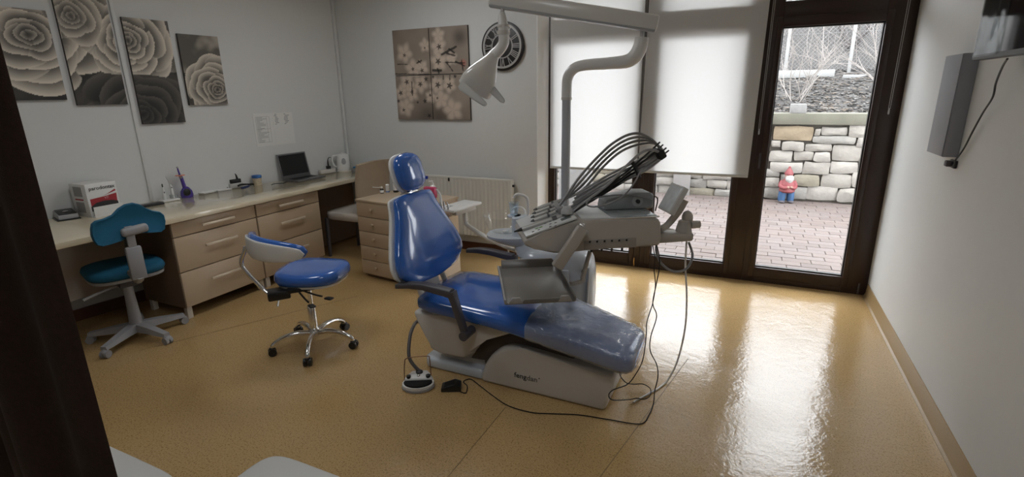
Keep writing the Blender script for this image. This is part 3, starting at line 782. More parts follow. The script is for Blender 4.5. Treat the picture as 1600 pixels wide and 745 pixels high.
# carton
fl_ = Vector((-4.215, 1.953, ZC)); F = rotf(fl_, .02)
t = thing('carton', 'white and red carton with grey lettering standing on the worktop', 'box', fl_, .02)
cW, cD, cH = .20, .19, .235      # along +y, depth -x
CART = mat('carton_board', (.72, .72, .70), .5); RED = mat('carton_red', (.34, .012, .02), .45); CARTG = mat('carton_grey', (.33, .32, .31), .55); CARTD = mat('carton_dark', (.03, .028, .028), .6)
B().at(F).prism([(0, 0), (-cD, 0), (-cD, cH), (0, cH)], 0, cW, lambda u, v, w: (u, w, v), .002).obj('body', CART, t)
fp = lambda pts, m, n, k=.001, par=None: B().at(F).prism(pts, k-.0008, k, lambda u, v, w: (w, u, v)).obj(n, m, par or t, flat=True)
fp([(.015, .06), (.185, .06), (.19, .148), (.10, .135), (.015, .128)], RED, 'red_panel')
fp([(.10, .139), (.19, .165), (.185, .178), (.13, .15)], RED, 'red_panel')
fp([(.012, .075), (.05, .098), (.105, .105), (.155, .10), (.19, .088), (.19, .058), (.012, .04)], CARTD, 'dark_panel', .002)
# folded out lip
B().at(F).prism([(0, 0), (.035, .0), (.04, .075), (.036, .075), (.031, .004), (0, .004)], .005, cW-.005, lambda u, v, w: (u, w, v)).obj('lip', CART, t)
text('parodontax', .036, F @ Matrix.Translation((.0015, cW*.52, .200)) @ Matrix(((0, 0, 1), (1, 0, 0), (0, 1, 0))).to_4x4(), INK, 'lettering', t, .0003, .0004)
text('VF', .03, F @ Matrix.Translation((.0025, cW*.60, .125)) @ Matrix(((0, 0, 1), (1, 0, 0), (0, 1, 0))).to_4x4(), mat('pink_ink', (.6, .25, .27), .5), 'lettering', t, .0003)
for (z0, z1, m) in ((.145, .215, CARTG), (.118, .128, RED), (.03, .105, CARTG)):
    B().at(F).prism([(-.05, z0), (-.15, z0), (-.15, z1), (-.05, z1)], -.0010, -.0002, lambda u, v, w: (u, w, v)).obj('side_print', m, t, flat=True)
# black pen tray
p = zpt(238, 321)
tag(B().at(rotf(p, LR)).box((0, 0, .009), (.07, .15, .018), .005).obj('pen_case', BLACK), 'flat black case lying on the worktop behind the teal chair', 'case')
# scaler pens in stand
p = Vector((-4.30, 2.535, ZC)); F = rotf(p, LR)
t = thing('scaler_stand', 'white charging plate holding two slim white dental pens', 'stand', p, LR)
B().at(F).box((0, .02, .008), (.09, .13, .016), .005).obj('plate', WHITE, t)
a = B().at(F).lathe([(.012, .012), (.014, .03), (.012, .07), (.008, .10), (.005, .118)], (0, -.01, 0), 12).obj('pen', WHITE, t)
B().at(F).lathe([(.005, .118), (.005, .14), (.002, .145)], (0, -.01, 0), 10).obj('tip', BLACK, a)
B().at(F).box((.011, -.01, .075), (.004, .007, .012), .001).obj('button', BLACK, a)
CLR = glassmat('clear_plastic', (.9, .92, .92), haze=.12)
a = B().at(F).tube([(0, .055, .015), (0, .053, .10), (0, .047, .13)], [.012, .011, .006], 12).obj('pen', WHITE, t)
B().at(F).tube([(0, .047, .13), (.002, .038, .165), (0, .028, .195)], [.005, .003, .002], 8).obj('needle', STEEL, a)
B().at(F).box((.011, .052, .105), (.004, .008, .010), .001).obj('button', BLACK, a)
B().at(F).lathe([(.016, .014), (.018, .045), (.016, .046), (.014, .016)], (0, .045, 0), 16).obj('cup_holder', CLR, t)
B().at(F).lathe([(.016, .014), (.018, .04), (.016, .041), (.014, .016)], (.0, .072, 0), 16).obj('cup_holder', CLR, t)
# curing light
PURP = mat('purple_plastic', (.075, .045, .30), .25, coat=.4); ORNG = mat('orange_shield', (.75, .16, .05), .3)
p = zpt(292, 308); F = rotf(p, LR)
t = thing('curing_light', 'purple dental curing light with orange shield on its charging base', 'light', p, LR)
B().at(F).lathe([(.044, 0), (.048, .018), (.044, .052), (.026, .08), (.014, .09)], (0, .005, 0), 20).obj('base', PURP, t)
B().at(F).ball((.040, -.010, .048), (.014, .030, .032), 16).obj('front_dial', BLACK, t)
a = B().at(F).tube([(0, .0, .06), (0, -.008, .12), (0, -.014, .165), (0, -.020, .19)], [.017, .014, .013, .010], 14).obj('wand', PURP, t)
B().at(F).tube([(0, -.017, .165), (0, -.022, .195)], [.0135, .010], 14, False).obj('collar', GREYP, a)
B().at(F).lathe([(.001, 0), (.036, .002), (.036, .006), (.001, .005)], (0, -.021, .185), 20).obj('shield', ORNG, a)
B().at(F).tube([(0, -.022, .19), (0, -.028, .235), (.006, -.032, .255)], [.008, .006, .005], 10).obj('light_guide', PURP, a)
B().at(F).lathe([(.001, 0), (.008, .002), (.008, .012), (.001, .014)], (.004, -.032, .25), 10).obj('lens_head', GREYP, a)
# loose papers and pad
p = zpt(322, 301); F = rotf(p, LR+.3)
tag(B().at(F).prism([(-.05, -.06), (.05, -.07), (.055, .06), (-.04, .07)], .001, .012, xy, .002).obj('folded_paper', PAPER), 'loose folded white paper lying near the purple curing light', 'paper')
p = zpt(348, 297); F = rotf(p, LR)
t = thing('note_pad', 'white note pad lying flat near the black charger', 'pad', p, LR)
B().at(F).box((0, 0, .006), (.08, .13, .010), .002).obj('pages', PAPER, t)
B().at(F).box((0, 0, .0009), (.084, .134, .0015)).obj('backing', GREYP, t)
# charger on white socket block
p = Vector((-4.33, 3.19, ZC)); F = rotf(p, LR)
t = thing('socket_block', 'white desk socket block with a black charger plugged in', 'socket', p, LR)
B().at(F).box((0, 0, .022), (.06, .13, .044), .006).obj('block', mat('pale_grey_plastic', (.52, .52, .50), .4), t)
a = B().at(F).box((0, .0, .062), (.05, .10, .036), .004).obj('charger', BLACK, t)
B().at(F).tube([(0, .025, .075), (0, .02, .11), (0, .008, .135)], [.014, .010, .005], 10).obj('strain_relief', BLACK, a)
B().at(F).tube([(0, .010, .13), (0, -.006, .155), (0, -.028, .155), (0, -.045, .13), (0, -.052, .08), (-.005, -.07, .03), (.02, -.09, .004)], .0032, 6).obj('cable', BLACK, a)
# headset-like pliers with blue grips
p = zpt(385, 293); F = rotf(p, LR+.5)
BG = mat('navy_grip', (.02, .04, .13), .5)
t = thing('pliers', 'pliers with dark blue grips lying on the worktop', 'pliers', p, LR+.5)
B().at(F).tube([(0.0, .06, .012), (.02, .0, .012), (.02, -.05, .012), (.012, -.10, .012)], [.006, .009, .011, .008], 10).obj('grip', BG, t)
B().at(F).tube([(0.0, .06, .022), (-.03, .0, .03), (-.035, -.04, .032), (-.03, -.075, .03)], [.006, .009, .010, .008], 10).obj('grip', BLACK, t)
B().at(F).tube([(0, .05, .016), (.004, .09, .016), (.02, .12, .012)], [.012, .010, .004], 10).obj('jaw', BLACK, t)
# patterned mug with blue lid
p = zpt(403, 289)
t = thing('lidded_tub', 'small cream patterned tub with a blue lid on the worktop', 'tub', p)
TUB = mat('tub_print', (.55, .47, .34), .5, noise_amt=.5, noise_scale=60)
B().lathe([(.036, 0), (.037, .004), (.040, .075), (.036, .075)], p, 24).obj('body', TUB, t)
B().lathe([(.042, .070), (.043, .075), (.043, .092), (.039, .095), (.001, .094)], p, 24).obj('lid', mat('blue_lid', (.03, .13, .38), .35), t)
# laptop
A0, A1 = Vector((-3.985, 3.61, ZC)), Vector((-3.965, 3.955, ZC))
ang = math.atan2(A1.y-A0.y, A1.x-A0.x)-PI/2
F = rotf(A0, ang)            # local: +y along front edge, -x to the back
LW, LDp = (A1-A0).length, .225
t = thing('laptop', 'open grey laptop with a black screen on the worktop', 'laptop', A0, ang)
LAPG = mat('laptop_grey', (.17, .17, .175), .35, metal=.5)
B().at(F).box((-LDp/2, LW/2, .009), (LDp, LW, .016), .004).obj('base', LAPG, t)
b = B().at(F)
for r in range(5):
    for c in range(13): b.box((-LDp+.055+r*.021, LW*.12+c*LW*.063, .018), (.017, LW*.05, .002))
o = b.obj('keys', BLACK, t); o['kind'] = 'stuff'
B().at(F).box((-.05, LW/2, .0173), (.065, .11, .0012)).obj('touchpad', mat('touchpad', (.12, .12, .12), .3), t)
tl = math.radians(11); hx = -LDp+.004; LH = .245
L_ = lambda u, v, w: (hx-math.sin(tl)*v+math.cos(tl)*w, u, .016+math.cos(tl)*v+math.sin(tl)*w)
lid = B().at(F).prism([(0, 0), (LW, 0), (LW, LH), (0, LH)], -.007, 0, L_, .003).obj('lid', LAPG, t)
B().at(F).prism([(.016, .03), (LW-.016, .03), (LW-.016, LH-.014), (.016, LH-.014)], 0, .0008, L_).obj('screen', mat('screen_black', (.006, .006, .007), .25), lid, flat=True)
B().at(F).tube([(-.06, 0, .008), (-.10, -.05, .008), (-.08, -.10, .006), (-.13, -.16, .006), (-.10, -.22, .006)], .004, 6).obj('cable', BLACK, t)
# power strip, plug
p = Vector((-4.17, 4.19, ZC)); F = rotf(p, LR-.1)
t = thing('power_strip', 'white power strip on the worktop between laptop and kettle', 'power strip', p, LR-.1)
B().at(F).box((0, 0, .022), (.055, .19, .044), .008).obj('body', WHITE2, t)
a = B().at(F).box((0, .02, .06), (.035, .042, .034), .005).obj('plug', BLACK, t)
B().at(F).tube([(0, .02, .07), (0, .02, .12), (0, .025, .15), (0, .045, .165), (-.01, .07, .16)], [.010, .007, .004, .004, .004], 8).obj('cable', BLACK, a)
# kettle
p = Vector((-4.10, 4.37, ZC))
t = thing('electric_kettle', 'white electric kettle with grey water window in the corner', 'kettle', p)
B().lathe([(.078, 0), (.08, .006), (.075, .016), (.06, .018)], p, 28).obj('base', WHITE2, t)
B().lathe([(.070, .018), (.074, .03), (.068, .12), (.060, .175), (.057, .188), (.05, .192), (.012, .196), (.012, .205), (.001, .207)], p, 28).obj('body', WHITE, t)
d = Vector((-.55, -.83, 0)).normalized()
B().tube([p+d*.058+Vector((0, 0, .175)), p+d*.10+Vector((0, 0, .172)), p+d*.115+Vector((0, 0, .13)), p+d*.10+Vector((0, 0, .07)), p+d*.066+Vector((0, 0, .05))], [.011, .012, .011, .010, .009], 10).obj('handle', WHITE, t)
d2 = Vector((.75, -.66, 0)).normalized()
B().ball(p+d2*.060+Vector((0, 0, .105)), (.012, .026, .048), 16, Matrix.Rotation(math.atan2(d2.y, d2.x), 3, 'Z')).obj('water_window', GREYP, t)
B().prism([(.048, .16), (.075, .182), (.072, .19), (.045, .188)], -.014, .014, lambda u, v, w: p-d*u+Vector((-d.y, d.x, 0))*w+Vector((0, 0, v)), .003).obj('spout', WHITE, t)
# folders in the corner
p = Vector((-3.86, 4.43, ZC))
t = thing('folder', 'flat blue folder lying at the end of the worktop behind the kettle', 'folder', p+Vector((0, 0, .045)))
B().box(p+Vector((0, 0, .052)), (.20, .14, .014), .003, Matrix.Rotation(.2, 3, 'Z')).obj('cover', mat('blue_folder', (.02, .16, .30), .5), t)
tag(B().box(p+Vector((0, 0, .0225)), (.23, .16, .044), .003, Matrix.Rotation(.05, 3, 'Z')).obj('document_box', mat('grey_card', (.25, .25, .25), .6)), 'low grey document box under the blue folder', 'box')

# ------------------------------------------------------------------ bottles on the chest
z5 = H5
def cb(x, y): q = onz(x, y, z5); q.z = z5; return q
p = cb(597, 302)
BRN = mat('amber_glass', (.02, .008, .004), .15)
t = thing('dropper_bottle', 'tiny dark bottle with a long white nozzle on the chest', 'bottle', p)
B().lathe([(.016, 0), (.018, .004), (.018, .035), (.010, .043), (.008, .05)], p, 18).obj('glass', BRN, t)
B().lathe([(.0182, .008), (.0184, .03), (.018, .031)], p, 18).obj('paper_label', PAPER, t)
B().lathe([(.009, .048), (.009, .062), (.003, .065)], p, 12).obj('cap', WHITE, t)
B().tube([p+Vector((0, 0, .058)), p+Vector((-.05, .0, .052)), p+Vector((-.095, -.01, .054))], [.004, .003, .004], 8).obj('nozzle', WHITE, t)
p = cb(606, 300)
t = thing('white_tube', 'small white and blue tube standing on the chest', 'tube', p)
B().lathe([(.016, 0), (.018, .003), (.018, .07), (.012, .074)], p, 18).obj('body', WHITE, t)
B().lathe([(.0185, .0), (.0185, .012), (.018, .013)], p, 18).obj('band', mat('soft_blue', (.15, .22, .42), .4), t)
p = cb(619, 300)
t = thing('spray_bottle', 'dark spray bottle with white label behind the headrest', 'bottle', p)
B().lathe([(.024, 0), (.026, .005), (.026, .09), (.018, .115), (.012, .125), (.012, .14)], p, 20).obj('body', BLACK, t)
B().lathe([(.0262, .02), (.0265, .085), (.026, .087)], p, 20).obj('paper_label', PAPER, t)
B().prism([(-.03, .145), (.012, .14), (.014, .165), (-.01, .172), (-.032, .16)], -.009, .009, lambda u, v, w: p+Vector((u, w, v)), .003).obj('spray_head', BLACK, t)
p = Vector((-2.615, 3.80, z5))
t = thing('water_bottle', 'clear bottle with blue cap standing on the chest', 'bottle', p)
B().lathe([(.026, 0), (.028, .005), (.028, .10), (.016, .135), (.012, .15)], p, 20).obj('body', CLR, t)
B().lathe([(.014, .148), (.014, .172), (.001, .174)], p, 16).obj('cap', mat('royal_cap', (.02, .05, .4), .4), t)
p = Vector((-2.545, 3.79, z5))
t = thing('pump_bottle', 'white pump bottle standing on the chest beside the pink pack', 'bottle', p)
B().lathe([(.024, 0), (.026, .005), (.026, .085), (.01, .10), (.01, .115)], p, 18).obj('body', WHITE, t)
B().tube([p+Vector((0, 0, .11)), p+Vector((0, 0, .13)), p+Vector((-.035, -.01, .128))], .006, 8, False).obj('pump', WHITE, t)
p = Vector((-2.515, 3.70, z5))
t = thing('wipes_pack', 'pink pack of wipes standing on the chest', 'pack', p)
PINK = mat('pink_film', (.55, .05, .14), .25, coat=.4, noise_amt=.3, noise_scale=30)
B().box(p+Vector((0, 0, .05)), (.13, .05, .10), .018, Matrix.Rotation(-.1, 3, 'Z')).obj('pack', PINK, t)
B().box(p+Vector((0.01, -.027, .055)), (.05, .004, .04), .002, Matrix.Rotation(-.1, 3, 'Z')).obj('paper_label', mat('pale_pink', (.8, .45, .5), .4), t)

# ================================================================== CHAIRS
# beige high-backed chair tucked under the worktop
BEI = mat('beige_leatherette', (.40, .315, .225), .45, noise_amt=.05); SEATB = mat('pale_leatherette', (.60, .55, .49), .4)
t = thing('side_chair', 'beige high-backed chair pushed under the worktop behind the chest', 'chair', (-3.6, 4.0, 0))
b = B()
rings = []
for k in range(9):
    z = .42+k*.07; dx = -.03*math.sin(k/8*PI)+.02*(k/8)
    rings.append([Vector((-3.375+dx+x_, 3.995+y_, z-.012*(y_/.25)**2*(k == 8))) for x_, y_ in sup(.028, .245, 5, 24)])
B().loft(rings).obj('backrest', BEI, t, 50)
rings = [[Vector((-3.62+x_*s_, 3.995+y_*s_, z)) for x_, y_ in sup(.245, .235, 6, 28)] for z, s_ in ((.40, .94), (.41, .99), (.455, 1), (.475, .97), (.48, .85))]
B().loft(rings).obj('seat', SEATB, t, 60)
for (x_, y_) in ((-3.84, 3.78), (-3.84, 4.21), (-3.41, 3.78), (-3.41, 4.21)):
    B().tube([(x_, y_, .41), (x_+(.01 if x_ > -3.6 else -.01), y_, 0)], [.022, .016], 10, False).obj('leg', DGREY, t)

# teal desk chair
f_ = Vector((-.96, .28, 0)).normalized(); sd = Vector((.28, .96, 0)).normalized()
hub = Vector((-3.74, 1.84, 0))
t = thing('desk_chair', 'teal upholstered desk chair with grey plastic star base', 'chair', hub)
bp_ = Vector((-3.46, 1.80, .85))
sil = [(525, 590), (530, 560), (550, 543), (600, 530), (650, 508), (685, 470), (725, 445), (770, 435), (810, 443), (850, 466), (890, 481), (930, 487), (952, 505), (961, 540), (957, 585), (935, 602), (880, 606), (820, 608), (760, 625), (700, 655), (640, 675), (590, 687), (560, 680), (540, 655), (528, 625)]
pl = [onpl(x/3.725, 200+y/3.725, bp_, f_) for x, y in sil]
po = [((q-bp_).dot(sd), q.z) for q in pl]
cur = lambda u: f_*(-.35*u*u)
bk = B()
for_w = [(-.022, .90), (-.026, .97), (-.012, 1.0), (.012, 1.0), (.028, .97), (.03, .86)]
cu = sum(q[0] for q in po)/len(po); cz_ = sum(q[1] for q in po)/len(po)
rings = [[bp_+sd*(cu+(u-cu)*s_)+f_*w+Vector((0, 0, cz_+(z-cz_)*s_-bp_.z)) for u, z in po] for w, s_ in for_w]
bk.loft(rings).obj('backrest', TEAL, t, 60)
G = mat('chair_grey', (.30, .30, .31), .5)
q1 = onpl(210, 359, bp_-f_*.03, f_)
B().box(q1-f_*.006, (.05, .145, .055), .02, Matrix.Rotation(math.atan2(f_.y, f_.x), 3, 'Z') @ Matrix.Rotation(-.12, 3, 'X'), seg=4).obj('back_bracket', G, t)
q2 = onpl(214, 372, bp_-f_*.035, f_); q3 = onpl(219, 437, bp_-f_*.035, f_)
up = (q2-q3).normalized(); Fz = frame(q3, sd, up)
B().at(Fz).box((0, 0, .27), (.045, .022, .16), .006).obj('back_stem', G, t)
hh = (q2-q3).length
B().at(Fz).box((0, 0, hh*.42), (.085, .035, hh*.80), .012).obj('adjuster_sleeve', G, t)
B().at(Fz).tube([(0, 0, .03), (0, .05, -.01), (0, .20, -.005), (0, .28, -.01)], [.03, .026, .02, .02], 10).obj('back_arm', G, t)
sc = Vector((-3.86, 1.90, 0))
FS = frame(sc, f_)
rings = [[FS @ Vector((x_*s_, y_*s_, z)) for x_, y_ in sup(.235, .225, 3.4, 32)] for z, s_ in ((.455, .90), (.462, .97), (.48, 1), (.50, .97), (.51, .85), (.512, .5))]
B().loft(rings).obj('seat', TEAL, t, 60)
rings = [[FS @ Vector((x_*s_, y_*s_, z)) for x_, y_ in sup(.235, .225, 3.4, 32)] for z, s_ in ((.425, .80), (.435, .95), (.455, .96))]
B().loft(rings).obj('seat_shell', G, t, 60)
B().box((hub.x-.06, hub.y+.03, .405), (.20, .12, .05), .01, Matrix.Rotation(math.atan2(f_.y, f_.x), 3, 'Z')).obj('tilt_mechanism', DGREY, t)
B().tube([(hub.x-.02, hub.y-.05, .40), (hub.x-.03, hub.y-.15, .385), (hub.x-.05, hub.y-.24, .36)], [.007, .007, .011], 8).obj('lever', G, t)
B().lathe([(.045, .07), (.045, .10), (.038, .14), (.030, .30), (.030, .385)], hub, 20).obj('column', G, t)
for ang in (-68, 4, 76, 148, 220):
    a = math.radians(ang); d = Vector((math.cos(a), math.sin(a), 0)); n_ = Vector((-d.y, d.x, 0))
    rings = []
    for r, w, z0, z1 in ((.02, .038, .062, .115), (.12, .030, .060, .105), (.24, .024, .055, .085), (.29, .022, .055, .078)):
        rings.append([hub+d*r+n_*w+Vector((0, 0, z0)), hub+d*r+n_*w*.8+Vector((0, 0, z1)), hub+d*r-n_*w*.8+Vector((0, 0, z1)), hub+d*r-n_*w+Vector((0, 0, z0))])
    lg = B().loft(rings).obj('base_leg', G, t, 30)
    c = hub+d*.285
    w_ = B()
    for s_ in (-.014, .014): w_.cyl(c+n_*(s_-.009)+Vector((0, 0, .0255)), c+n_*(s_+.009)+Vector((0, 0, .0255)), .025, seg=18)
    w_.ball(c+Vector((0, 0, .04)), (.024, .024, .02), 12); w_.obj('caster', G, lg)

# blue stool with chrome base
C_ = Vector((-2.5, 2.30, 0)); hb = Vector((-2.5, 2.24, 0))
t = thing('assistant_stool', 'blue padded stool with curved backrest and chrome star base', 'stool', hb)
sa = math.radians(18)
rings = []
def seat_ring(s_, z):
    out = []
    for j in range(40):
        a = 2*PI*j/40; c, s2 = math.cos(a), math.sin(a)
        r = (abs(c)**3+abs(s2)**3)**(-1/3)
        x_ = r*c*.21*s_; y_ = r*s2*.205*s_*(1-.10*c)
        out.append(C_+Vector((x_*math.cos(sa)-y_*math.sin(sa), x_*math.sin(sa)+y_*math.cos(sa), z+.012*((x_/.21)**2)*(1 if z > .5 else 0))))
    return out
for s_, z in ((.90, .462), (.99, .475), (1.02, .495), (1.0, .518), (.95, .532), (.8, .540), (.4, .541)): rings.append(seat_ring(s_, z))
B().loft(rings).obj('seat', BLUE, t, 70)
B().loft([seat_ring(.84, .445), seat_ring(.93, .452), seat_ring(.95, .466)]).obj('seat_pan', WHITE, t, 50)
def arc_band(r0, r1, zlo, zhi, a0, a1, n=30, taper=True):
    rings = []
    for i in range(n+1):
        u = i/n; a = math.radians(a0+(a1-a0)*u)
        zt = zhi+.03*(1-u); zb = zlo+.02*(1-u)
        e = min(1, math.sin(PI*min(max(u, .0), 1))**.35+.02) if taper else 1
        zm = (zt+zb)/2; h = (zt-zb)/2*e; rm = (r0+r1)/2; w = (r1-r0)/2*(.4+.6*e)
        rings.append([C_+Vector(((rm+x_)*math.cos(a), (rm+x_)*math.sin(a), zm+y_)) for x_, y_ in sup(w, h, 3, 20)])
    return B().loft(rings)
arc_band(.305, .352, .672, .80, 212, 314).obj('backrest', BLUE, t, 70)
arc_band(.350, .366, .672, .786, 216, 311).obj('back_shell', WHITE, t, 70)
m1 = Vector((-2.56, 2.06, .43))
B().box(m1, (.13, .11, .055), .012, Matrix.Rotation(.9, 3, 'Z')).box(m1+Vector((.08, .10, .02)), (.16, .12, .03), .008, Matrix.Rotation(.9, 3, 'Z')).obj('mechanism', BLACK, t)
a = math.radians(238)
bt = C_+Vector((.372*math.cos(a), .372*math.sin(a), .71))
B().tube([m1+Vector((-.03, -.04, .0)), m1+Vector((-.085, -.06, .06)), bt+Vector((-.025, -.02, -.09)), bt+Vector((-.005, -.005, .0)), bt+Vector((.0, .0, .03))], [.013, .013, .012, .012, .011], 12).obj('back_bar', CHROME, t)
for e in (onz(487, 478, .40), onz(514, 466, .415)):
    s0 = Vector((-2.50, 2.14, .445)); d = (e-s0)
    lv = B().tube([s0, s0+d*.55+Vector((0, 0, -.004)), s0+d*.8], [.006, .006, .006], 8).obj('lever', BLACK, t)
    B().box(e, (.05, .035, .012), .005, Matrix.Rotation(math.atan2(d.y, d.x), 3, 'Z')).obj('paddle', BLACK, lv)
B().tube([m1+Vector((.02, -.02, -.02)), m1+Vector((.035, -.05, -.06))], .006, 8, False).obj('release_pin', STEEL, t)
B().lathe([(.026, .10), (.026, .28), (.024, .285), (.0145, .286), (.0145, .45)], hb, 20).obj('gas_column', CHROME, t)
B().lathe([(.030, .075), (.036, .08), (.036, .125), (.028, .135)], hb, 20).obj('hub', CHROME, t)
def stool_wheel_angle(px): q = onz(*px); return math.atan2(q.y-hb.y, q.x-hb.x)
base_a = stool_wheel_angle((476, 585))
for k in range(5):
    a = base_a+k*2*PI/5; d = Vector((math.cos(a), math.sin(a), 0)); n_ = Vector((-d.y, d.x, 0))
    lg = B().tube([hb+d*.02+Vector((0, 0, .10)), hb+d*.10+Vector((0, 0, .115)), hb+d*.19+Vector((0, 0, .105)), hb+d*.25+Vector((0, 0, .075)), hb+d*.262+Vector((0, 0, .05))], [.019, .017, .015, .014, .012], 12).obj('base_leg', CHROME, t)
    c = hb+d*.265; w_ = B()
    for s_ in (-.015, .015): w_.cyl(c+n_*(s_-.009)+Vector((0, 0, .0255)), c+n_*(s_+.009)+Vector((0, 0, .0255)), .025, seg=18)
    w_.box(c+Vector((0, 0, .045)), (.035, .03, .02), .006, Matrix.Rotation(a, 3, 'Z'))
    cs = w_.obj('caster', BLACK, lg)

# ================================================================== DENTAL CHAIR
UB = mat('unit_white', (.58, .63, .69), .22, coat=.5)
BODYW = mat('chair_shell', (.62, .595, .56), .35)
t = thing('dental_chair', 'blue glossy dental treatment chair with white base and dark armrests', 'dental chair', (-1.1, 2.5, 0))
def chaircush(tab, grow=0.0, seg=36, n=4):
    rings = []
    for (x, yc, hw, zt, zb) in tab:
        rings.append([Vector((x, yc+a*(1+grow/hw), (zt+zb)/2+b_*(1+grow/max(.02, (zt-zb)/2)))) for a, b_ in sup(hw, (zt-zb)/2, n, seg)])
    return rings
ST = [(-1.700, 2.52, .20, .450, .405), (-1.690, 2.52, .235, .466, .392), (-1.665, 2.52, .262, .478, .384), (-1.58, 2.52, .285, .486, .378), (-1.40, 2.515, .29, .482, .374), (-1.20, 2.50, .285, .478, .368),
      (-1.05, 2.485, .27, .470, .352), (-.92, 2.465, .252, .458, .334), (-.80, 2.445, .234, .446, .316), (-.68, 2.422, .215, .433, .300), (-.56, 2.398, .198, .418, .284), (-.48, 2.383, .187, .405, .276), (-.44, 2.375, .176, .395, .280), (-.415, 2.372, .155, .380, .292), (-.405, 2.37, .12, .362, .305)]
def dense(tab, k=4):
    out = []
    for i in range(len(tab)-1):
        for j in range(k): out.append(tuple(a+(b_-a)*j/k for a, b_ in zip(tab[i], tab[i+1])))
    return out+[tab[-1]]
B().loft(chaircush(dense(ST, 2))).obj('seat', BLUE, t, 80)
# protective film over the leg rest
FILM = glassmat('clear_film', (.88, .90, .92), refl=.10, haze=.34, hazecol=(.54, .60, .64), rough=.09, wrinkle=.8)
sub = [r for r in dense(ST, 5) if r[0] > -.99]
rings = chaircush(sub, .006, 60)
rw = random.Random(3)
for i, r in enumerate(rings):
    e = (i/len(rings))
    amp = .004+.006*max(0, e-.70)*4+.006*max(0, .2-e)*4
    for q in r:
        if q.z > .30: q.z += abs(noise.noise((q.x*26, q.y*9, 1)))*amp*2+noise.noise((q.x*60, q.y*40, 2))*amp*.6
B().loft(rings, False).obj('plastic_cover', FILM, t, 80, 'crinkled clear plastic film over the leg rest')
# backrest
th = math.radians(16); upv = Vector((-math.sin(th), 0, math.cos(th))); fr = Vector((math.cos(th), 0, math.sin(th))); P0 = Vector((-1.70, 2.475, .75))
HWT = [(-.215, .06), (-.208, .15), (-.19, .235), (-.16, .29), (-.12, .332), (-.07, .338), (-.01, .320), (.06, .284), (.12, .25), (.18, .218), (.23, .198), (.27, .190), (.29, .182), (.303, .16), (.308, .10)]
def hwat(w):
    for (a, b_), (c, d) in zip(HWT, HWT[1:]):
        if w <= c: return b_+(d-b_)*(w-a)/(c-a)
    return HWT[-1][1]
def backloft(off, thick, grow, n=3):
    rings = []
    for k in range(45):
        w = -.215+.523*k/44; h = hwat(w)+grow
        tt = thick*min(1, .35+.65*math.sqrt(max(0, math.sin(PI*k/44)))*1.15)
        rings.append([P0+upv*(w*(1+grow*2))+Vector((0, a, 0))+fr*(off+b_+.10*(a*a)*(1 if b_ > -9 else 0)) for a, b_ in sup(h, tt, n, 36)])
    return B().loft(rings)
backloft(-.03, .042, 0).obj('backrest', BLUE, t, 80)
backloft(-.074, .020, .004, 4).obj('back_shell', WHITE, t, 80)
B().box(P0+upv*(-.23)+fr*(-.10), (.05, .16, .22), .015, Matrix.Rotation(-th, 3, 'Y')).obj('back_hinge', WHITE2, t)
for s_ in (-.13, .13): B().tube([P0+upv*(-.16)+fr*(-.09)+Vector((0, s_, 0)), (-1.67, 2.475+s_, .40), (-1.60, 2.48+s_, .36)], .018, 10).obj('hinge_arm', WHITE2, t)
# headrest
hc = P0+upv*.43+fr*.0+Vector((0, .0, 0))
def headloft(off, thick, hw, hh, n=2.6):
    rings = []
    for k in range(25):
        u = -1+2*k/24; w = hh*u; h = hw*(1-abs(u)**3.2)**(1/2.6) if abs(u) < 1 else .01
        h = max(h, .02); tt = thick*max(.25, (1-abs(u)**3)**.5)
        rings.append([hc+upv*w+Vector((0, a, 0))+fr*(off+b_) for a, b_ in sup(h, tt, n, 28)])
    return B().loft(rings)
headloft(.0, .045, .118, .112).obj('headrest', BLUE, t, 80)
headloft(-.042, .022, .122, .116).obj('headrest_shell', WHITE, t, 80)
B().tube([P0+upv*.20+fr*(-.09), P0+upv*.33+fr*(-.085), hc+fr*(-.06)], [.02, .018, .02], 10).box(P0+upv*.312+fr*(-.05), (.06, .11, .03), .01, Matrix.Rotation(-th, 3, 'Y')).obj('headrest_stem', CHROME, t)
# armrests
def armrest(y, pts, side):
    pv = Vector(pts[-1])
    pad = []
    P = [Vector(q) for q in pts]
    prof = [(P[0], .020, .014), (P[0]+(P[1]-P[0])*.5+Vector((0, 0, .006)), .026, .018), (P[1], .028, .020), (P[2], .027, .024)]
    rings = []
    for q, w, h in prof: rings.append([q+Vector((0, a, b_)) for a, b_ in sup(w, h, 4, 20)])
    a = B().loft(rings).obj('armrest', DGREY, t, 50)
    d = (P[3]-P[2]); F_ = frame(P[2], d, (1, 0, 0))
    rings = []
    for u, w, h in ((-.01, .027, .024), (.03, .025, .020), (d.length*.6, .022, .018), (d.length, .020, .018)):
        rings.append([F_ @ Vector((u, a_, b_)) for a_, b_ in sup(w, h, 4, 20)])
    B().loft(rings).obj('arm_post', DGREY, a, 50)
    B().cyl(P[3]+Vector((0, -.03*side, 0)), P[3]+Vector((0, .07*side, 0)), .026, seg=20).obj('pivot', DGREY, a)
armrest(2.17, [(-1.735, 2.17, .565), (-1.55, 2.17, .592), (-1.375, 2.17, .575), (-1.305, 2.175, .345)], 1)
armrest(2.85, [(-1.66, 2.84, .59), (-1.49, 2.85, .598), (-1.33, 2.86, .575), (-1.27, 2.85, .38)], -1)
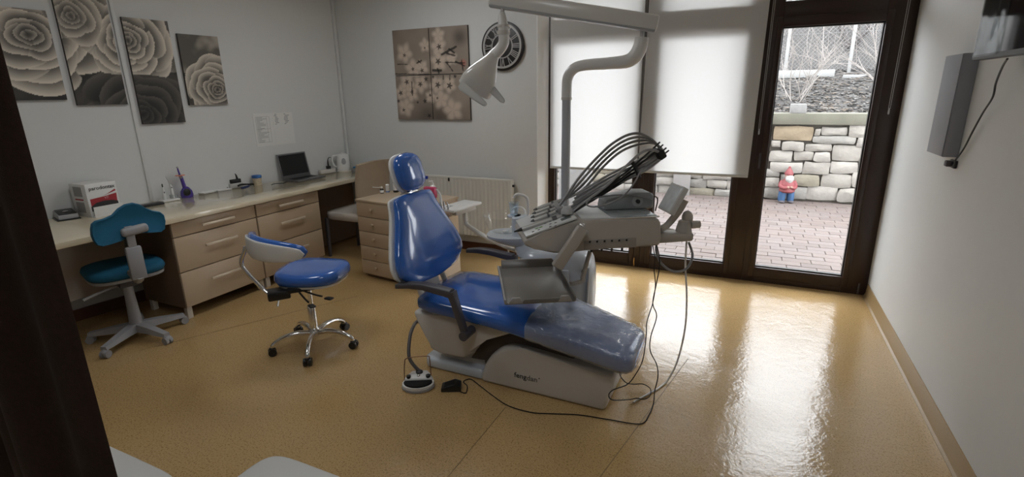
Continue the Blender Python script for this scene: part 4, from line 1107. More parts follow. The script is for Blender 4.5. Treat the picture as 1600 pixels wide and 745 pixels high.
# seat underbody and base
def px_poly(pts, Y): return [(ony(x, y, Y).x, ony(x, y, Y).z) for x, y in pts]
xz = lambda u, v, w: (u, w, v)
B().prism(px_poly([(644, 486), (652, 507), (668, 522), (671, 545), (686, 553), (722, 560), (738, 553), (757, 526), (803, 519), (830, 514), (760, 498)], 2.275), 2.275, 2.77, xz, .02, 3).obj('underbody', BODYW, t, 40)
B().prism(px_poly([(757, 528), (800, 522), (880, 535), (900, 560), (860, 580), (735, 560)], 2.33), 2.33, 2.70, xz, .01).obj('lift_mechanism', mat('mech_brown', (.06, .045, .035), .5), t)
cow = px_poly([(750, 609), (751, 585), (757, 568), (767, 555), (780, 546), (795, 542), (815, 545), (962, 588), (957, 606), (944, 642)], 2.28)
cow[0] = (cow[0][0], 0); cow[-1] = (cow[-1][0], 0)
cw = B().prism(cow, 2.285, 2.70, xz, .025, 4).obj('base_cover', BODYW, t, 35)
pa, pb = ony(801, 583, 2.284), ony(841, 592, 2.284)
MT = Matrix.Translation(((pa.x+pb.x)/2, 2.2835, .098)) @ Matrix.Rotation(PI/2, 4, 'X')
text('feng', .045, MT @ Matrix.Translation((-.03, 0, 0)), INK, 'lettering', cw, .0006, .0002)
text('dan', .045, MT @ Matrix.Translation((.040, -.001, 0)), mat('grey_lettering', (.12, .105, .09), .6), 'lettering', cw, .0006)
B().lathe([(.001, 0), (.004, .0005), (.004, .001), (.001, .001)], MT @ Vector((.082, .012, 0)), 8, Matrix.Rotation(PI/2, 3, 'X')).obj('logo_dot', INK, cw)
q0 = [onz(*p, .06) for p in ((664, 588), (750, 606), (775, 560), (692, 548))]
B().prism([(-1.66, 2.30), (-1.28, 2.30), (-1.28, 2.70), (-1.66, 2.70), (-1.69, 2.66), (-1.69, 2.34)], 0, .065, xy, .018, 3).obj('floor_plate', UB, t, 40)
B().prism(px_poly([(686, 553), (722, 562), (757, 556), (760, 575), (700, 575), (688, 565)], 2.36), 2.36, 2.66, xz, .01).obj('pedestal', BODYW, t)

# ------------------------------------------------------------------ foot control
pc = Vector((-1.585, 2.10, 0)); FA = math.radians(28)
F = rotf(pc, FA)
t = thing('foot_pedal', 'white and black round foot pedal with wire carry handle', 'pedal', pc, FA)
ol = [(.095*math.cos(a)*(1 if math.sin(a) < 0 else .92), .075*math.sin(a)*(1.0 if math.sin(a) < 0 else 1.45)) for a in [2*PI*k/36 for k in range(36)]]
B().at(F).prism(ol, .003, .016, xy, .004).obj('base', GREYP, t)
B().at(F).prism([(u*.97, v*.97) for u, v in ol], .016, .03, xy, .005).obj('rim', WHITE, t)
B().at(F).prism([(u*.86, min(v*.86, .0)) for u, v in ol if v <= .02], .025, .040, xy, .004).obj('pressure_plate', RUBBER, t)
b = B().at(F).prism([(-.082, .004), (.082, .004), (.07, .05), (.045, .095), (-.045, .095), (-.07, .05)], .025, .052, xy, .012, 3); b.obj('top_cover', WHITE, t)
for (x_, y_, r) in ((0, .065, .020), (-.055, .018, .013), (.055, .018, .013)): B().at(F).lathe([(r*.8, .045), (r, .050), (r, .062), (r*.5, .066)], (x_, y_, 0), 14).obj('button', BLACK, t)
B().at(F).ball((0, .028, .054), (.01, .012, .008), 12).obj('switch', CHROME, t)
B().at(F).tube([(-.078, .01, .04), (-.078, .05, .12), (-.06, .06, .15), (.05, .065, .155), (.065, .055, .14), (.07, .03, .05)], .0028, 6).obj('carry_handle', mat('copper_wire', (.25, .13, .08), .35, metal=.8), t)
# hose of the pedal
h0 = pc+Vector((-.03, .065, .05)); 
t2_ = tag(B().tube([h0, ony(640, 560, 2.16), ony(640, 530, 2.22), ony(645, 512, 2.30), ony(655, 500, 2.42), Vector((-1.62, 2.45, .33))], .0105, 10).obj('pedal_hose', DHOSE), 'dark grey corrugated hose rising from the white foot pedal', 'hose')
# small black pedal and its cable to the console
pb_ = Vector((-1.40, 2.155, 0)); F = rotf(pb_, .45)
t = thing('foot_switch', 'small black foot switch box lying by the chair base', 'pedal', pb_, .45)
B().at(F).prism([(-.055, 0), (.055, 0), (.055, .032), (.02, .045), (-.055, .02)], -.035, .035, xz, .004).obj('housing', BLACK, t)
B().at(F).box((-.01, 0, .034), (.06, .05, .006), .002, Matrix.Rotation(-.32, 3, 'Y')).obj('treadle', RUBBER, t)
cpx = [(714, 608), (727, 614), (730, 603), (724, 596), (735, 592), (748, 601), (770, 618), (795, 634), (830, 644), (860, 646), (905, 648), (950, 655), (1000, 662), (1016, 650), (1024, 622), (1022, 600)]

# ================================================================== DENTAL UNIT with spittoon
t = thing('dental_unit', 'pale blue-white dental unit cabinet with spittoon bowl and cup', 'dental unit', (-1.1, 3.13, 0))
def block(cx_, cy_, tab, n=4, seg=40, rz=0):
    rings = []
    c, s_ = math.cos(rz), math.sin(rz)
    for z, hx, hy, ox, oy in tab:
        rings.append([Vector((cx_+ox+a*c-b_*s_, cy_+oy+a*s_+b_*c, z)) for a, b_ in sup(hx, hy, n, seg)])
    return B().loft(rings)
ur = math.radians(14)
block(-1.13, 3.13, [(.0, .24, .17, 0, 0), (.02, .25, .18, 0, 0), (.10, .26, .19, 0, 0), (.30, .27, .20, 0, 0), (.45, .265, .20, 0, 0), (.52, .25, .19, 0, 0), (.58, .225, .17, -.01, 0), (.60, .19, .14, -.01, 0)], 3.4, 48, ur).obj('cabinet', UB, t, 60)
# door and seams
FU = rotf((-1.13, 3.13, 0), ur)
B().at(FU).box((-.04, -.195, .30), (.28, .02, .40), .008).obj('door', UB, t)
B().at(FU).box((.22, -.165, .30), (.012, .05, .44), .004).obj('seam_strip', mat('unit_grey', (.42, .43, .45), .3), t)
B().at(FU).cyl((.185, -.19, .50), (.185, -.215, .50), .007).obj('lock', BLACK, t)
# spittoon column
block(-1.36, 3.08, [(.55, .11, .12, .08, 0), (.60, .10, .11, .05, 0), (.66, .085, .09, .02, 0), (.74, .075, .075, .0, 0), (.795, .07, .07, -.0, 0), (.80, .055, .055, 0, 0)], 4, 32, .3).obj('spittoon_column', UB, t, 50)
block(-1.41, 3.06, [(.60, .06, .08, .06, 0), (.63, .13, .12, .0, 0), (.66, .165, .145, -.03, 0), (.675, .165, .145, -.03, 0)], 2.4, 36, .3).obj('bowl_support', UB, t, 50)
bc = Vector((-1.485, 3.06, .675))
BOWL = glassmat('bowl_glass', (.97, .975, .97), haze=.09, hazecol=(.85, .85, .82), rough=.03)
B().loft([[bc+Vector((r*math.cos(2*PI*q/44), r*math.sin(2*PI*q/44), z)) for q in range(44)] for r, z in ((.03, .004), (.085, .012), (.122, .045), (.139, .095), (.146, .122), (.149, .124), (.149, .128), (.145, .128))], False).obj('bowl', BOWL, t, 60)
B().lathe([(.02, .006), (.02, .014), (.001, .016)], bc, 16).obj('drain', WHITE, t)
B().tube([Vector((-1.365, 3.125, .77)), Vector((-1.375, 3.155, .815)), Vector((-1.41, 3.165, .838)), Vector((-1.45, 3.15, .835)), Vector((-1.472, 3.132, .808))], .007, 8).obj('rinse_spout', WHITE, t)
cb_ = Vector((-1.425, 3.08, .80))
B().lathe([(.045, -.012), (.047, .0), (.001, .0)], cb_, 24).obj('cup_ledge', UB, t)
B().tube([Vector((-1.33, 3.10, .79)), Vector((-1.33, 3.10, .90)), Vector((-1.35, 3.095, .935)), Vector((-1.40, 3.085, .945)), Vector((-1.425, 3.08, .925))], .009, 10).obj('cup_filler', WHITE, t)
# assistant tray on its arm
ft = Matrix.Translation((-1.92, 3.19, .79)) @ Matrix.Rotation(math.radians(-8), 4, 'Z')
t_ = B().at(ft).box((0, 0, .012), (.17, .34, .024), .01, seg=3).obj('assistant_tray', WHITE, t)
B().at(ft).box((0, .02, -.018), (.10, .24, .04), .008).obj('tray_housing', WHITE2, t_)
B().at(ft).box((-.02, -.09, .0255), (.03, .05, .003), .001).obj('key_pad', GREYP, t_)
B().tube([(-1.90, 3.24, .77), (-1.90, 3.24, .69), (-1.87, 3.235, .64), (-1.62, 3.20, .55), (-1.34, 3.16, .50)], .017, 12).obj('assistant_arm', WHITE, t)
for k, (dx, dy, h, m) in enumerate(((-.055, -.18, .13, WHITE), (-.035, -.195, .06, STEEL), (-.005, -.20, .07, CHROME), (.03, -.20, .065, CHROME))):
    q = ft @ Vector((dx, dy+.04, -.01))
    if k == 0: g = B().tube([q, q+Vector((0, 0, .08)), q+Vector((-.005, .0, .13)), q+Vector((-.03, -.005, .165))], [.011, .010, .008, .006], 10)
    else: g = B().tube([q, q+Vector((0, 0, h*.6)), q+Vector((-.004, 0, h)), q+Vector((-.012, 0, h+.02))], [.010, .009, .006, .004], 10)
    g.obj('suction_tip', m, t_)
B().at(ft).box((-.01, -.17, -.012), (.13, .04, .03), .006).obj('tip_holder', mat('holder_tan', (.30, .20, .13), .5), t_)
# blue plastic cup standing on the ledge
CUP = glassmat('blue_cup', (.82, .90, .96), haze=.22, hazecol=(.60, .74, .88))
t = thing('plastic_cup', 'translucent pale blue plastic cup under the filler spout', 'cup', cb_+Vector((0, 0, .0005)))
B().loft([[cb_+Vector((r*math.cos(2*PI*q/28), r*math.sin(2*PI*q/28), z)) for q in range(28)] for r, z in ((.002, .001), (.024, .001), (.026, .004), (.034, .085), (.0355, .087), (.0355, .089))], False).obj('cup_wall', CUP, t)

# ================================================================== OPERATING LAMP on its post
t = thing('operating_lamp', 'white dental operating lamp on a jointed post and long arm', 'lamp', (-1.05, 3.05, .6))
LM = 3.05
pp = [ony(x, y, LM) for x, y in ((884, 262), (885, 150))]
px_ = (pp[0].x+pp[1].x)/2
POST = mat('lamp_post_grey', (.47, .49, .52), .3)
B().cyl((px_, LM, .60), (px_, LM, ony(885, 152, LM).z), .027, seg=24).obj('post', POST, t)
B().cyl((px_, LM, ony(885, 156, LM).z), (px_, LM, ony(885, 152, LM).z), .0325, seg=24).obj('post_collar', WHITE2, t)
e = [ony(x, y, LM) for x, y in ((885, 156), (885, 140), (887, 122), (896, 108), (912, 102), (950, 99), (978, 96), (992, 88), (1000, 74), (1003, 58))]
e[0].x = e[1].x = px_
B().tube(e, [.030, .030, .0305, .031, .031, .033, .037, .040, .040, .037], 20, True, 5).obj('swing_arm', WHITE, t)
j = ony(1003, 58, LM)
B().cyl(j, j+Vector((0, 0, .06)), .012, seg=16).obj('joint_pin', STEEL, t)
a0, a1 = ony(1028, 37, LM), ony(764, -3, 2.78)
d = a1-a0; Fa = frame(a0, d)
B().at(Fa).box((d.length/2, 0, 0), (d.length, .055, .086), .014, seg=3).obj('spring_arm', WHITE, t)
B().at(Fa).box((d.length/2, 0, -.040), (d.length*.98, .057, .012), .003).obj('arm_trim', mat('arm_trim_grey', (.38, .40, .42), .4), t)
LY = 2.79
hd = lambda x, y, Y=LY: ony(x, y, Y)
B().cyl(hd(785, 6), hd(785, 24), .011, seg=14).obj('head_pin', STEEL, t)
nk = [hd(784.5, 19), hd(784.5, 26), hd(786, 40), hd(787, 52), hd(787, 66), hd(781, 77), hd(771, 87)]
B().tube(nk, [.016, .022, .030, .031, .031, .031, .033], 20, True, 5).obj('neck', WHITE, t)
B().cyl(hd(787, 48), hd(787, 54), .0365, seg=24).cyl(hd(786.3, 39), hd(786.5, 42.5), .0345, seg=24).obj('neck_collar', WHITE2, t)
A_ = hd(772, 86); Bs = hd(741, 139)
ax = (Bs-A_); Ll = ax.length; Fh = frame(A_, ax, Vector((.75, -.45, .5)))
rings = []
for u, hw, hh, oz in ((-.01, .030, .032, 0), (.02, .038, .036, 0), (.05, .052, .044, .002), (.09, .072, .050, .004), (.13, .09, .052, .006), (.17, .102, .050, .008), (Ll-.004, .106, .046, .008), (Ll+.006, .100, .040, .008)):
    rings.append([Fh @ Vector((u, a_, b_+oz)) for a_, b_ in sup(hw, hh, 2.6, 32)])
LSH = mat('lamp_shell', (.70, .69, .65), .15, coat=.6)
B().loft(rings).obj('lamp_head', LSH, t, 60)
rings = [[Fh @ Vector((u, a_, b_+.008)) for a_, b_ in sup(.092*s_, .036*s_, 2.6, 32)] for u, s_ in ((Ll+.004, 1), (Ll+.009, .9), (Ll+.011, .5))]
B().loft(rings).obj('reflector', CLR, t, 60)
# two grips
for (p_, q_) in (((722, 135), (757, 162)), ((762, 132), (785, 157))):
    u0, u1 = hd(*p_, LY-(.11 if p_[0] < 740 else -.02)), hd(*q_, LY-(.12 if p_[0] < 740 else -.02))
    dd = u1-u0; Fg = frame(u0, dd, Vector((0, -1, .3)))
    rings = [[Fg @ Vector((u, a_, b_)) for a_, b_ in sup(w, .008, 3, 18)] for u, w in ((-.018, .016), (0, .025), (dd.length*.5, .022), (dd.length, .016), (dd.length+.014, .008))]
    B().loft(rings).obj('grip', mat('grip_grey', (.52, .52, .50), .35), t, 50)

# ================================================================== INSTRUMENT CONSOLE
R_ = onz(1032, 384, .83); ca = math.radians(33)
U = Vector((math.cos(ca), math.sin(ca), 0)); V = Vector((-math.sin(ca), math.cos(ca), 0)); Z = Vector((0, 0, 1))
def cpl(x, y, v=0.0): return onpl(x, y, R_+V*v, V)
def cuz(x, y, v=0.0): q = cpl(x, y, v)-R_; return (q.dot(U), q.z+R_.z)
cf = lambda u, v, w: R_+U*u+V*w+Z*(v-R_.z)
t = thing('instrument_console', 'off-white dental instrument console hovering above the chair on its arm', 'dental console', (R_.x, R_.y, .83))
CONS = mat('console_shell', (.45, .42, .38), .32, noise_amt=.02)
prof = [cuz(*p) for p in ((1030, 384), (1034, 376), (1033, 348), (1029, 341), (906, 343), (880, 352), (850, 362), (826, 372), (819, 377), (820, 384), (834, 389), (866, 396), (880, 395), (915, 391))]
D_ = .34
B().prism(prof, 0, D_, cf, .012, 3).obj('housing', CONS, t, 35)
TOPW = mat('console_top', (.62, .64, .64), .3)
# sloping keypad
sA, sB = cuz(902, 341), cuz(822, 371)
sdv = Vector((sB[0]-sA[0], sB[1]-sA[1])); sl_ = sdv.length; sdv.normalize(); sn = Vector((sdv.y, -sdv.x)); sn = sn if sn.y > 0 else -sn
kp = lambda s_, h, w: cf(sA[0]+sdv.x*s_+sn.x*h, sA[1]+sdv.y*s_+sn.y*h, w)     # s along the slope, h above it, w across
pad = B(); pad.prism([(0, -.004), (sl_, -.004), (sl_, .006), (0, .006)], .002, D_-.002, lambda u, v, w: kp(u, v, w), .003)
kpad = pad.obj('key_panel', TOPW, t)
slope_n = (kp(0, 1, 0)-kp(0, 0, 0)).normalized()
def onslope(x, y): q = onpl(x, y, kp(0, .006, 0), slope_n)-kp(0, .006, 0); return (q.dot((kp(1, 0, 0)-kp(0, 0, 0)).normalized()), q.dot(V))
LCDM = mat('lcd_grey', (.15, .17, .16), .2)
ls, lv = onslope(884, 341)
B().prism([(ls-.026, .006), (ls+.026, .006), (ls+.026, .009), (ls-.026, .009)], lv-.016, lv+.016, lambda u, v, w: kp(u, v, w), .001).obj('display', LCDM, kpad)
GRN = mat('key_green', (.16, .32, .10), .4)
def key(x, y, m, w=.010, d=.006):
    s_, v_ = onslope(x, y)
    B().prism([(s_-w, .006), (s_+w, .006), (s_+w, .0085), (s_-w, .0085)], v_-d, v_+d, lambda u, v, q: kp(u, v, q), .001).obj('key', m, kpad)
for (x, y) in ((868, 343), (860, 346), (852, 349), (844, 351), (868, 348), (860, 350), (833, 362), (842, 359), (868, 353), (860, 354)): key(x, y, DGREY, .006, .004)
for (x, y) in ((845, 355), (839, 357), (836, 354)): key(x, y, GRN, .009, .006)
# deck tray under film
B().prism([cuz(910, 341), (-.012, cuz(1029, 341)[1]), (-.012, cuz(1029, 341)[1]+.008), (cuz(910, 341)[0], cuz(1029, 341)[1]+.008)], .015, D_-.02, cf, .003).obj('deck', TOPW, t)
dk = cuz(1029, 341)[1]+.008
FILMD = mat('foil_sheet', (.42, .46, .48), .18, metal=.35, noise_amt=.25, noise_scale=18, bump=.5, bump_scale=22)
B().prism([(cuz(915, 341)[0], dk), (-.02, dk), (-.02, dk+.004), (cuz(915, 341)[0], dk+.004)], .025, D_-.03, cf, .001).obj('tray_liner', FILMD, t)
B().prism([(cuz(912, 341)[0], dk-.003), (-.012, dk-.003), (-.012, dk+.003), (cuz(912, 341)[0], dk+.003)], .004, .012, cf, .002).obj('chrome_rail', CHROME, t)
# grab handle on the near side
h0, h1 = cpl(908, 360, -.045), cpl(872, 414, -.045)
dd = h1-h0; Fh2 = frame(h0, dd, -V)
B().at(Fh2).box((dd.length/2, 0, 0), (dd.length+.03, .058, .034), .007, seg=3).obj('grab_handle', CONS, t)
B().tube([cpl(905, 362, .01), h0], .014, 10, False).obj('handle_mount', CONS, t)
q = cpl(909, 355, -.045)
B().lathe([(.014, 0), (.014, .006), (.009, .012), (.002, .014)], q+Vector((0, 0, .008)), 14).obj('handle_bolt', CHROME, t)
# switch strip
B().prism([cuz(912, 376), cuz(994, 371), cuz(994, 386), cuz(912, 390)], -.003, 0.002, cf, .001).obj('switch_strip', mat('strip_grey', (.32, .295, .265), .45), t)
for k in range(6):
    q = cpl(922+k*11.5, 377.5-k*.55, -.004); B().lathe([(.005, 0), (.005, .006), (.001, .007)], q, 8, Matrix.Rotation(PI/2, 3, 'X')).obj('switch', BLACK, t)
for k in range(4):
    q = cpl(924+k*16, 391-k*.9, .04); B().cyl(q+Vector((0, 0, .01)), q-Vector((0, 0, .008)), .006, seg=8).obj('regulator_knob', BLACK, t)
# dome in front of the instrument rest
q = cpl(886, 330, .08)
B().lathe([(.032, -.01), (.030, .008), (.020, .02), (.001, .024)], q, 20).obj('speaker_dome', mat('dome_grey', (.45, .46, .46), .4), t)
# x-ray viewer and bracket
FV0, FV1 = cpl(1040, 331, .10), cpl(1063, 290, .10)
dv = FV1-FV0; Fv = frame(FV0, dv, V)
Fv = Matrix.Translation(FV0) @ Matrix((dv.normalized(), V, dv.normalized().cross(V))).transposed().to_4x4()
vb = B().at(Fv).box((dv.length/2, .0, 0), (dv.length, .15, .032), .006).obj('film_viewer', mat('viewer_white', (.58, .58, .57), .35), t)
sgn = 1 if (Fv.to_3x3() @ Vector((0, 0, 1))).dot(-U) > 0 else -1
B().at(Fv).box((dv.length/2, .0, sgn*.0165), (dv.length*.86, .125, .002), .0008).obj('viewer_panel', mat('viewer_film', (.74, .79, .81), .12, noise_amt=.25, noise_scale=25), vb)
B().tube([cpl(1030, 358, .10), cpl(1042, 352, .12), cpl(1060, 330, .13), cpl(1070, 312, .13)], [.018, .018, .02, .022], 14).obj('viewer_bracket', CONS, t)
B().prism([cuz(1020, 378, .1), cuz(1078, 374, .1), cuz(1080, 362, .1), cuz(1024, 362, .1)], .06, .15, cf, .012, 3).obj('arm_carrier', CONS, t)
q = cpl(1068, 362, .11)
B().lathe([(.044, -.012), (.044, 0), (.038, .03), (.030, .06), (.024, .064)], q, 24).obj('arm_pivot', CONS, t)
q = cpl(1074, 340, .12)
B().ball(q, (.03, .03, .04), 16).obj('pivot_cap', CONS, t)
k0 = cpl(1079, 351, .10)
B().cyl(k0, k0+U*.05, .022, .020, 18).obj('brake_knob', CONS, t)
# support arm to the unit
q = cpl(1060, 368, .12)
B().tube([q, q+V*.10+Vector((0, 0, -.01)), Vector((-.72, 3.18, .80)), Vector((-.98, 3.16, .78))], .024, 14).obj('support_arm', CONS, t)
B().cyl((-.98, 3.16, .585), (-.98, 3.16, .81), .034, seg=20).obj('support_post', CONS, t)
# instruments
INSTR = mat('instrument_grey', (.48, .475, .46), .3, metal=.3); INSB = mat('instrument_dark', (.10, .10, .10), .4)
lines = [((803, 362), (893, 333), .10, .012), ((829, 346), (868, 331), .16, .010), ((829, 340), (870, 325), .20, .010), ((831, 334), (872, 319), .24, .010), ((833, 328), (876, 313), .28, .010)]
ends = []
for k, (a, c, v, r) in enumerate(lines):
    A1, C1 = cpl(*a, v), cpl(*c, v); dd = C1-A1
    h = B().tube([A1+dd*.14, A1+dd*.4, C1], [r*.9, r*1.15, r], 12, False).obj('handpiece', INSTR, t)
    B().tube([A1, A1+dd*.14], [r*.25, r*.9], 12, False).obj('handpiece_tip', BLACK if k == 0 else INSB, h)
    B().tube([A1+dd*.66, A1+dd*.74], r*1.25, 12, False).obj('handpiece_ring', INSB, h)
    ends.append((C1, v))
B().prism([(.03, .004), (.06, .004), (.06, .045), (.03, .045)], .12, .31, lambda u, v, w: kp(u, v, w), .006).obj('instrument_rest', mat('rest_grey', (.28, .28, .28), .5), t)
# hoses: up from the handpieces, over the rods, back down to the deck
rise = [(905, 286), (940, 247), (968, 224), (995, 214), (1018, 219), (1033, 236)]
for k, (C1, v) in enumerate(ends):
    o_ = (k-2)*4.4
    pts = [C1]+[cpl(x+o_*.5, y+(o_*1.3 if i < 4 else o_*.6), v+.02+.012*i) for i, (x, y) in enumerate(rise)]
    if k == 0: pts = [C1]+[cpl(x, y, .12+.02*i) for i, (x, y) in enumerate(((915, 315), (950, 288), (980, 258), (1003, 238), (1020, 234), (1032, 240)))]
    back = [(1022, 252), (990, 268), (950, 288), (900, 318)]
    pts += [cpl(x-k*2.5, y-14+k*6.5, .24-.012*i) for i, (x, y) in enumerate(back)]
    B().tube(pts, .0072, 8).obj('hose', HOSE if k % 2 else mat('pale_hose', (.33, .33, .335), .35), t)
for k in range(4):
    a, c = cpl(897+k*3, 331-k*2, .10+.018*k), cpl(1041+(-10, -5, 0, 4)[k]*1.0, (222, 226, 231, 235)[k], .22+.03*k)
    B().tube([a, a+(c-a)*.55+Vector((0, 0, -.012)), a+(c-a)*.85+Vector((0, 0, -.008)), c], [.0058, .0055, .005, .0045], 8).obj('whip_rod', BLACK, t)
q = cpl(1028, 240, .26); B().box(q, (.04, .12, .05), .008, Matrix.Rotation(ca, 3, 'Z') @ Matrix.Rotation(-.6, 3, 'Y')).obj('hose_clamp', BLACK, t)
a, c = cpl(986, 250, .20), cpl(999, 277, .20)
B().tube([a, (a+c)/2+V*(-.012), c], .011, 8).obj('hose_strap', BLACK, t)
pts = [cpl(x, y, v) for x, y, v in ((1003, 262, .15), (992, 284, .12), (976, 304, .10), (955, 317, .08), (930, 323, .07), (917, 320, .09), (922, 312, .12), (950, 306, .14), (985, 305, .16), (1020, 312, .14))]
B().tube(pts, .0042, 8).obj('loose_hose', HOSE, t)
pts = [cpl(x, y, v) for x, y, v in ((1076, 378, .12), (1082, 400, .10), (1072, 420, .06), (1052, 424, .03), (1034, 412, .03), (1026, 395, .05), (1026, 380, .08))]
B().tube(pts, .0065, 10).obj('drop_hose', HOSE, t)

# ------------------------------------------------------------------ cables and tube hanging from the console
def fall(pxs, p0, y1):
    """points on the given pixels, their distance easing from that of p0 to y1"""
    n = len(pxs); return [ony(x, y, p0.y+(y1-p0.y)*(i+1)/n) for i, (x, y) in enumerate(pxs)]
topA, topB = R_+U*(-.008)+V*.05+Z*.02, R_+U*(-.03)+V*.05+Z*.02
pts = [pb_+Vector((.045, .02, .012))]+[onz(x, y, .0045) for x, y in cpx[:13]]+[onz(1014, 648, .006), onz(1021, 630, .018)]
up_ = [(1030, 400), (1030, 420), (1025, 446), (1020, 474), (1026, 494), (1017, 525), (1016, 548), (1026, 569), (1028, 588), (1023, 611)]
yA = onz(1021, 630, .018).y
pts += list(reversed([topA]+fall(up_, topA, yA+.02)))
tag(B().tube(pts, .0028, 6, zmin=.0035).obj('pedal_cable', RUBBER), 'long thin black cable running along the floor up to the console', 'cable')
pts = [topB]+[onx(x, y, X) for x, y, X in ((1023, 400, -.396), (1022, 420, -.398), (1024, 446, -.400), (1020, 473, -.402), (1011, 502, -.386), (1009.5, 527, -.384), (1004, 563, -.388))]
pts += [onx(991, 588, -.42), onx(979, 601, -.45), onx(958, 609, -.49), onx(951, 618, -.497), onx(959, 625, -.48)]
pts += [onz(986, 624, .018), onz(1008, 623, .018), onz(1016, 617, .020), onz(1016, 607, .024), onz(1005, 600, .030), onz(990, 600, .040), onx(979, 598, -.475), onx(971, 590, -.495), onx(968, 582, -.50)]
tag(B().tube(pts, .0026, 6, zmin=.014).obj('looped_cable', RUBBER), 'thin black cable hanging from the console and looping on the floor', 'cable')
topT = cpl(1073, 374, .10)
e_ = onz(1041, 597, .0065)
pts = [topT]+fall([(1071, 414), (1073, 465), (1070, 515), (1058, 565)], topT, e_.y+.05)+[e_, onz(1026, 608, .0065), onz(1006, 619, .0065), onz(990, 628, .0065)]
tag(B().tube(pts, .005, 8, zmin=.0055).obj('hanging_tube', mat('white_tubing', (.75, .72, .67), .4)), 'thin white tube hanging from the console arm to the floor', 'tube')

# scaler unit standing on the deck
DEV = mat('device_grey', (.27, .285, .29), .4)
q0, q1 = cpl(944, 313, .17), cpl(1022, 313, .17); w = (q1-q0).length
bz = dk+.004
t = thing('scaler_unit', 'grey rounded scaler box with a dial standing on the console', 'device', ((q0+q1)/2).xy.to_3d()+Vector((0, 0, bz)))
u0 = (q0-R_).dot(U); u1 = (q1-R_).dot(U)
poly = [(u0, bz), (u1, bz), (u1, bz+.072), (u1-.018, bz+.088), (u1-.10, bz+.092), (u0+.05, bz+.070), (u0+.01, bz+.05)]
B().prism(poly, .17, .30, cf, .012, 3).obj('case', DEV, t)
q = cf((u0+u1)/2+.045, bz+.045, .17)
kn = Matrix((U, Z, -V)).transposed()
B().lathe([(.030, 0), (.030, .004), (.001, .005)], q, 24, kn).obj('dial_ring', mat('dial_grey', (.36, .38, .38), .4), t)
B().lathe([(.012, .004), (.011, .016), (.001, .017)], q, 14, kn).obj('dial', BLACK, t)
B().tube([cf(u1, bz+.03, .24), cf(u1+.03, bz+.05, .25), cf(u1+.06, bz+.03, .26), cf(u1+.06, bz-.04, .28)], .004, 6).obj('cable', BLACK, t)

# dark instrument tray on its own arm
tc = Vector((-.995, 2.383, .62)); ta = math.radians(30)
t = thing('utility_tray', 'dark grey shallow tray held above the seat by a bent arm', 'tray', tc, ta)
F = rotf(tc, ta)
TW, TL = .345, .56
B().at(F).box((0, 0, 0), (TW, TL, .008), .003).obj('floor_plate', TRAYM, t)
B().at(F).prism([(-TW/2+.02, 0), (TW/2-.03, 0), (TW/2-.005, .022), (TW/2-.03, .045), (-TW/2+.02, .045)], TL/2-.05, TL/2-.038, lambda u, v, w: (u, w+v*.6, v), .002).obj('back_rim', TRAYM, t)
B().at(F).prism([(-TL/2, 0), (TL/2-.03, 0), (TL/2-.04, .03), (-TL/2, .022)], TW/2-.006, TW/2+.004, lambda u, v, w: (w, u, v), .002).obj('side_rim', TRAYM, t)
B().at(F).prism([(-TL/2, 0), (TL/2-.03, 0), (TL/2-.04, .02), (-TL/2, .022)], -TW/2-.004, -TW/2+.006, lambda u, v, w: (w, u, v), .002).obj('side_rim', mat('rim_light', (.30, .29, .28), .35), t)
B().at(F).prism([(-TW/2+.08, 0), (TW/2-.06, 0), (TW/2-.075, .02), (-TW/2+.095, .02)], -TL/2-.003, -TL/2+.009, xz, .002).obj('front_rim', TRAYM, t)
for x_ in (-TW/2+.055, TW/2-.05):
    B().at(F).prism([(x_-.04, 0), (x_+.035, 0), (x_+.018, .03), (x_-.02, .03)], -TL/2-.004, -TL/2+.012, xz, .003).obj('corner_tab', mat('tab_grey', (.34, .325, .30), .4), t)
q0, q1, q2 = F @ Vector((TW/2, -.02, -.004)), F @ Vector((TW/2+.09, -.02, 0)), cpl(922, 392, .12)
B().tube([F @ Vector((.0, -.02, -.012)), q0+Vector((0, 0, -.01)), q1, q1+(q2-q1)*.12+Vector((0, 0, .008)), q2], [.010, .012, .012, .012, .012], 12, True, 6).obj('support_arm', CONS, t)

# ================================================================== RIGHT WALL
t = thing('television', 'flat black television on a wall bracket, screen wrapped in glossy film', 'television', (.80, 2.6, 1.72))
tx = .80
q = onx(1518, 95, tx); yF = q.y; zB = q.z
SCR = mat('glossy_screen', (.006, .007, .008), .06, coat=1, noise_amt=.1)
B().box2((tx, yF-1.05, zB), (tx+.04, yF, zB+.62), .006).obj('cabinet', BLACK, t)
B().box2((tx-.0015, yF-1.03, zB+.02), (tx+.0005, yF-.02, zB+.60)).obj('screen', SCR, t, flat=True)
fm = B(); vs = []; n = 18
for j in range(n+1):
    for i in range(n+1):
        y = yF-.012-.27*i/n; z = zB+.012+.26*j/n
        vs.append((tx-.004-.004*abs(noise.noise((y*9, z*9, 3)))-.001*noise.noise((y*30, z*22, 1)), y, z))
fm._add(vs, [(j*(n+1)+i, j*(n+1)+i+1, (j+1)*(n+1)+i+1, (j+1)*(n+1)+i) for j in range(n) for i in range(n)])
fm.obj('protective_film', glassmat('screen_film', (.85, .88, .88), refl=.10, haze=.06, hazecol=(.5, .55, .55), rough=.08), t, 80)
B().box2((tx+.04, yF-.65, zB+.2), (XR, yF-.45, zB+.42), .004).obj('wall_bracket', DGREY, t)
ce = onx(1488, 248, XR-.02)
cps = [onx(1574, 92, tx+.03), onx(1566, 105, .85), onx(1556, 130, .88), onx(1551, 152, .90), onx(1536, 176, .915), onx(1520, 205, .925), onx(1506, 232, .93), onx(1493, 250, XR-.02)]
B().tube(cps, .004, 6).obj('power_cable', BLACK, t)
pl_ = onx(1488, 256, XR-.012)
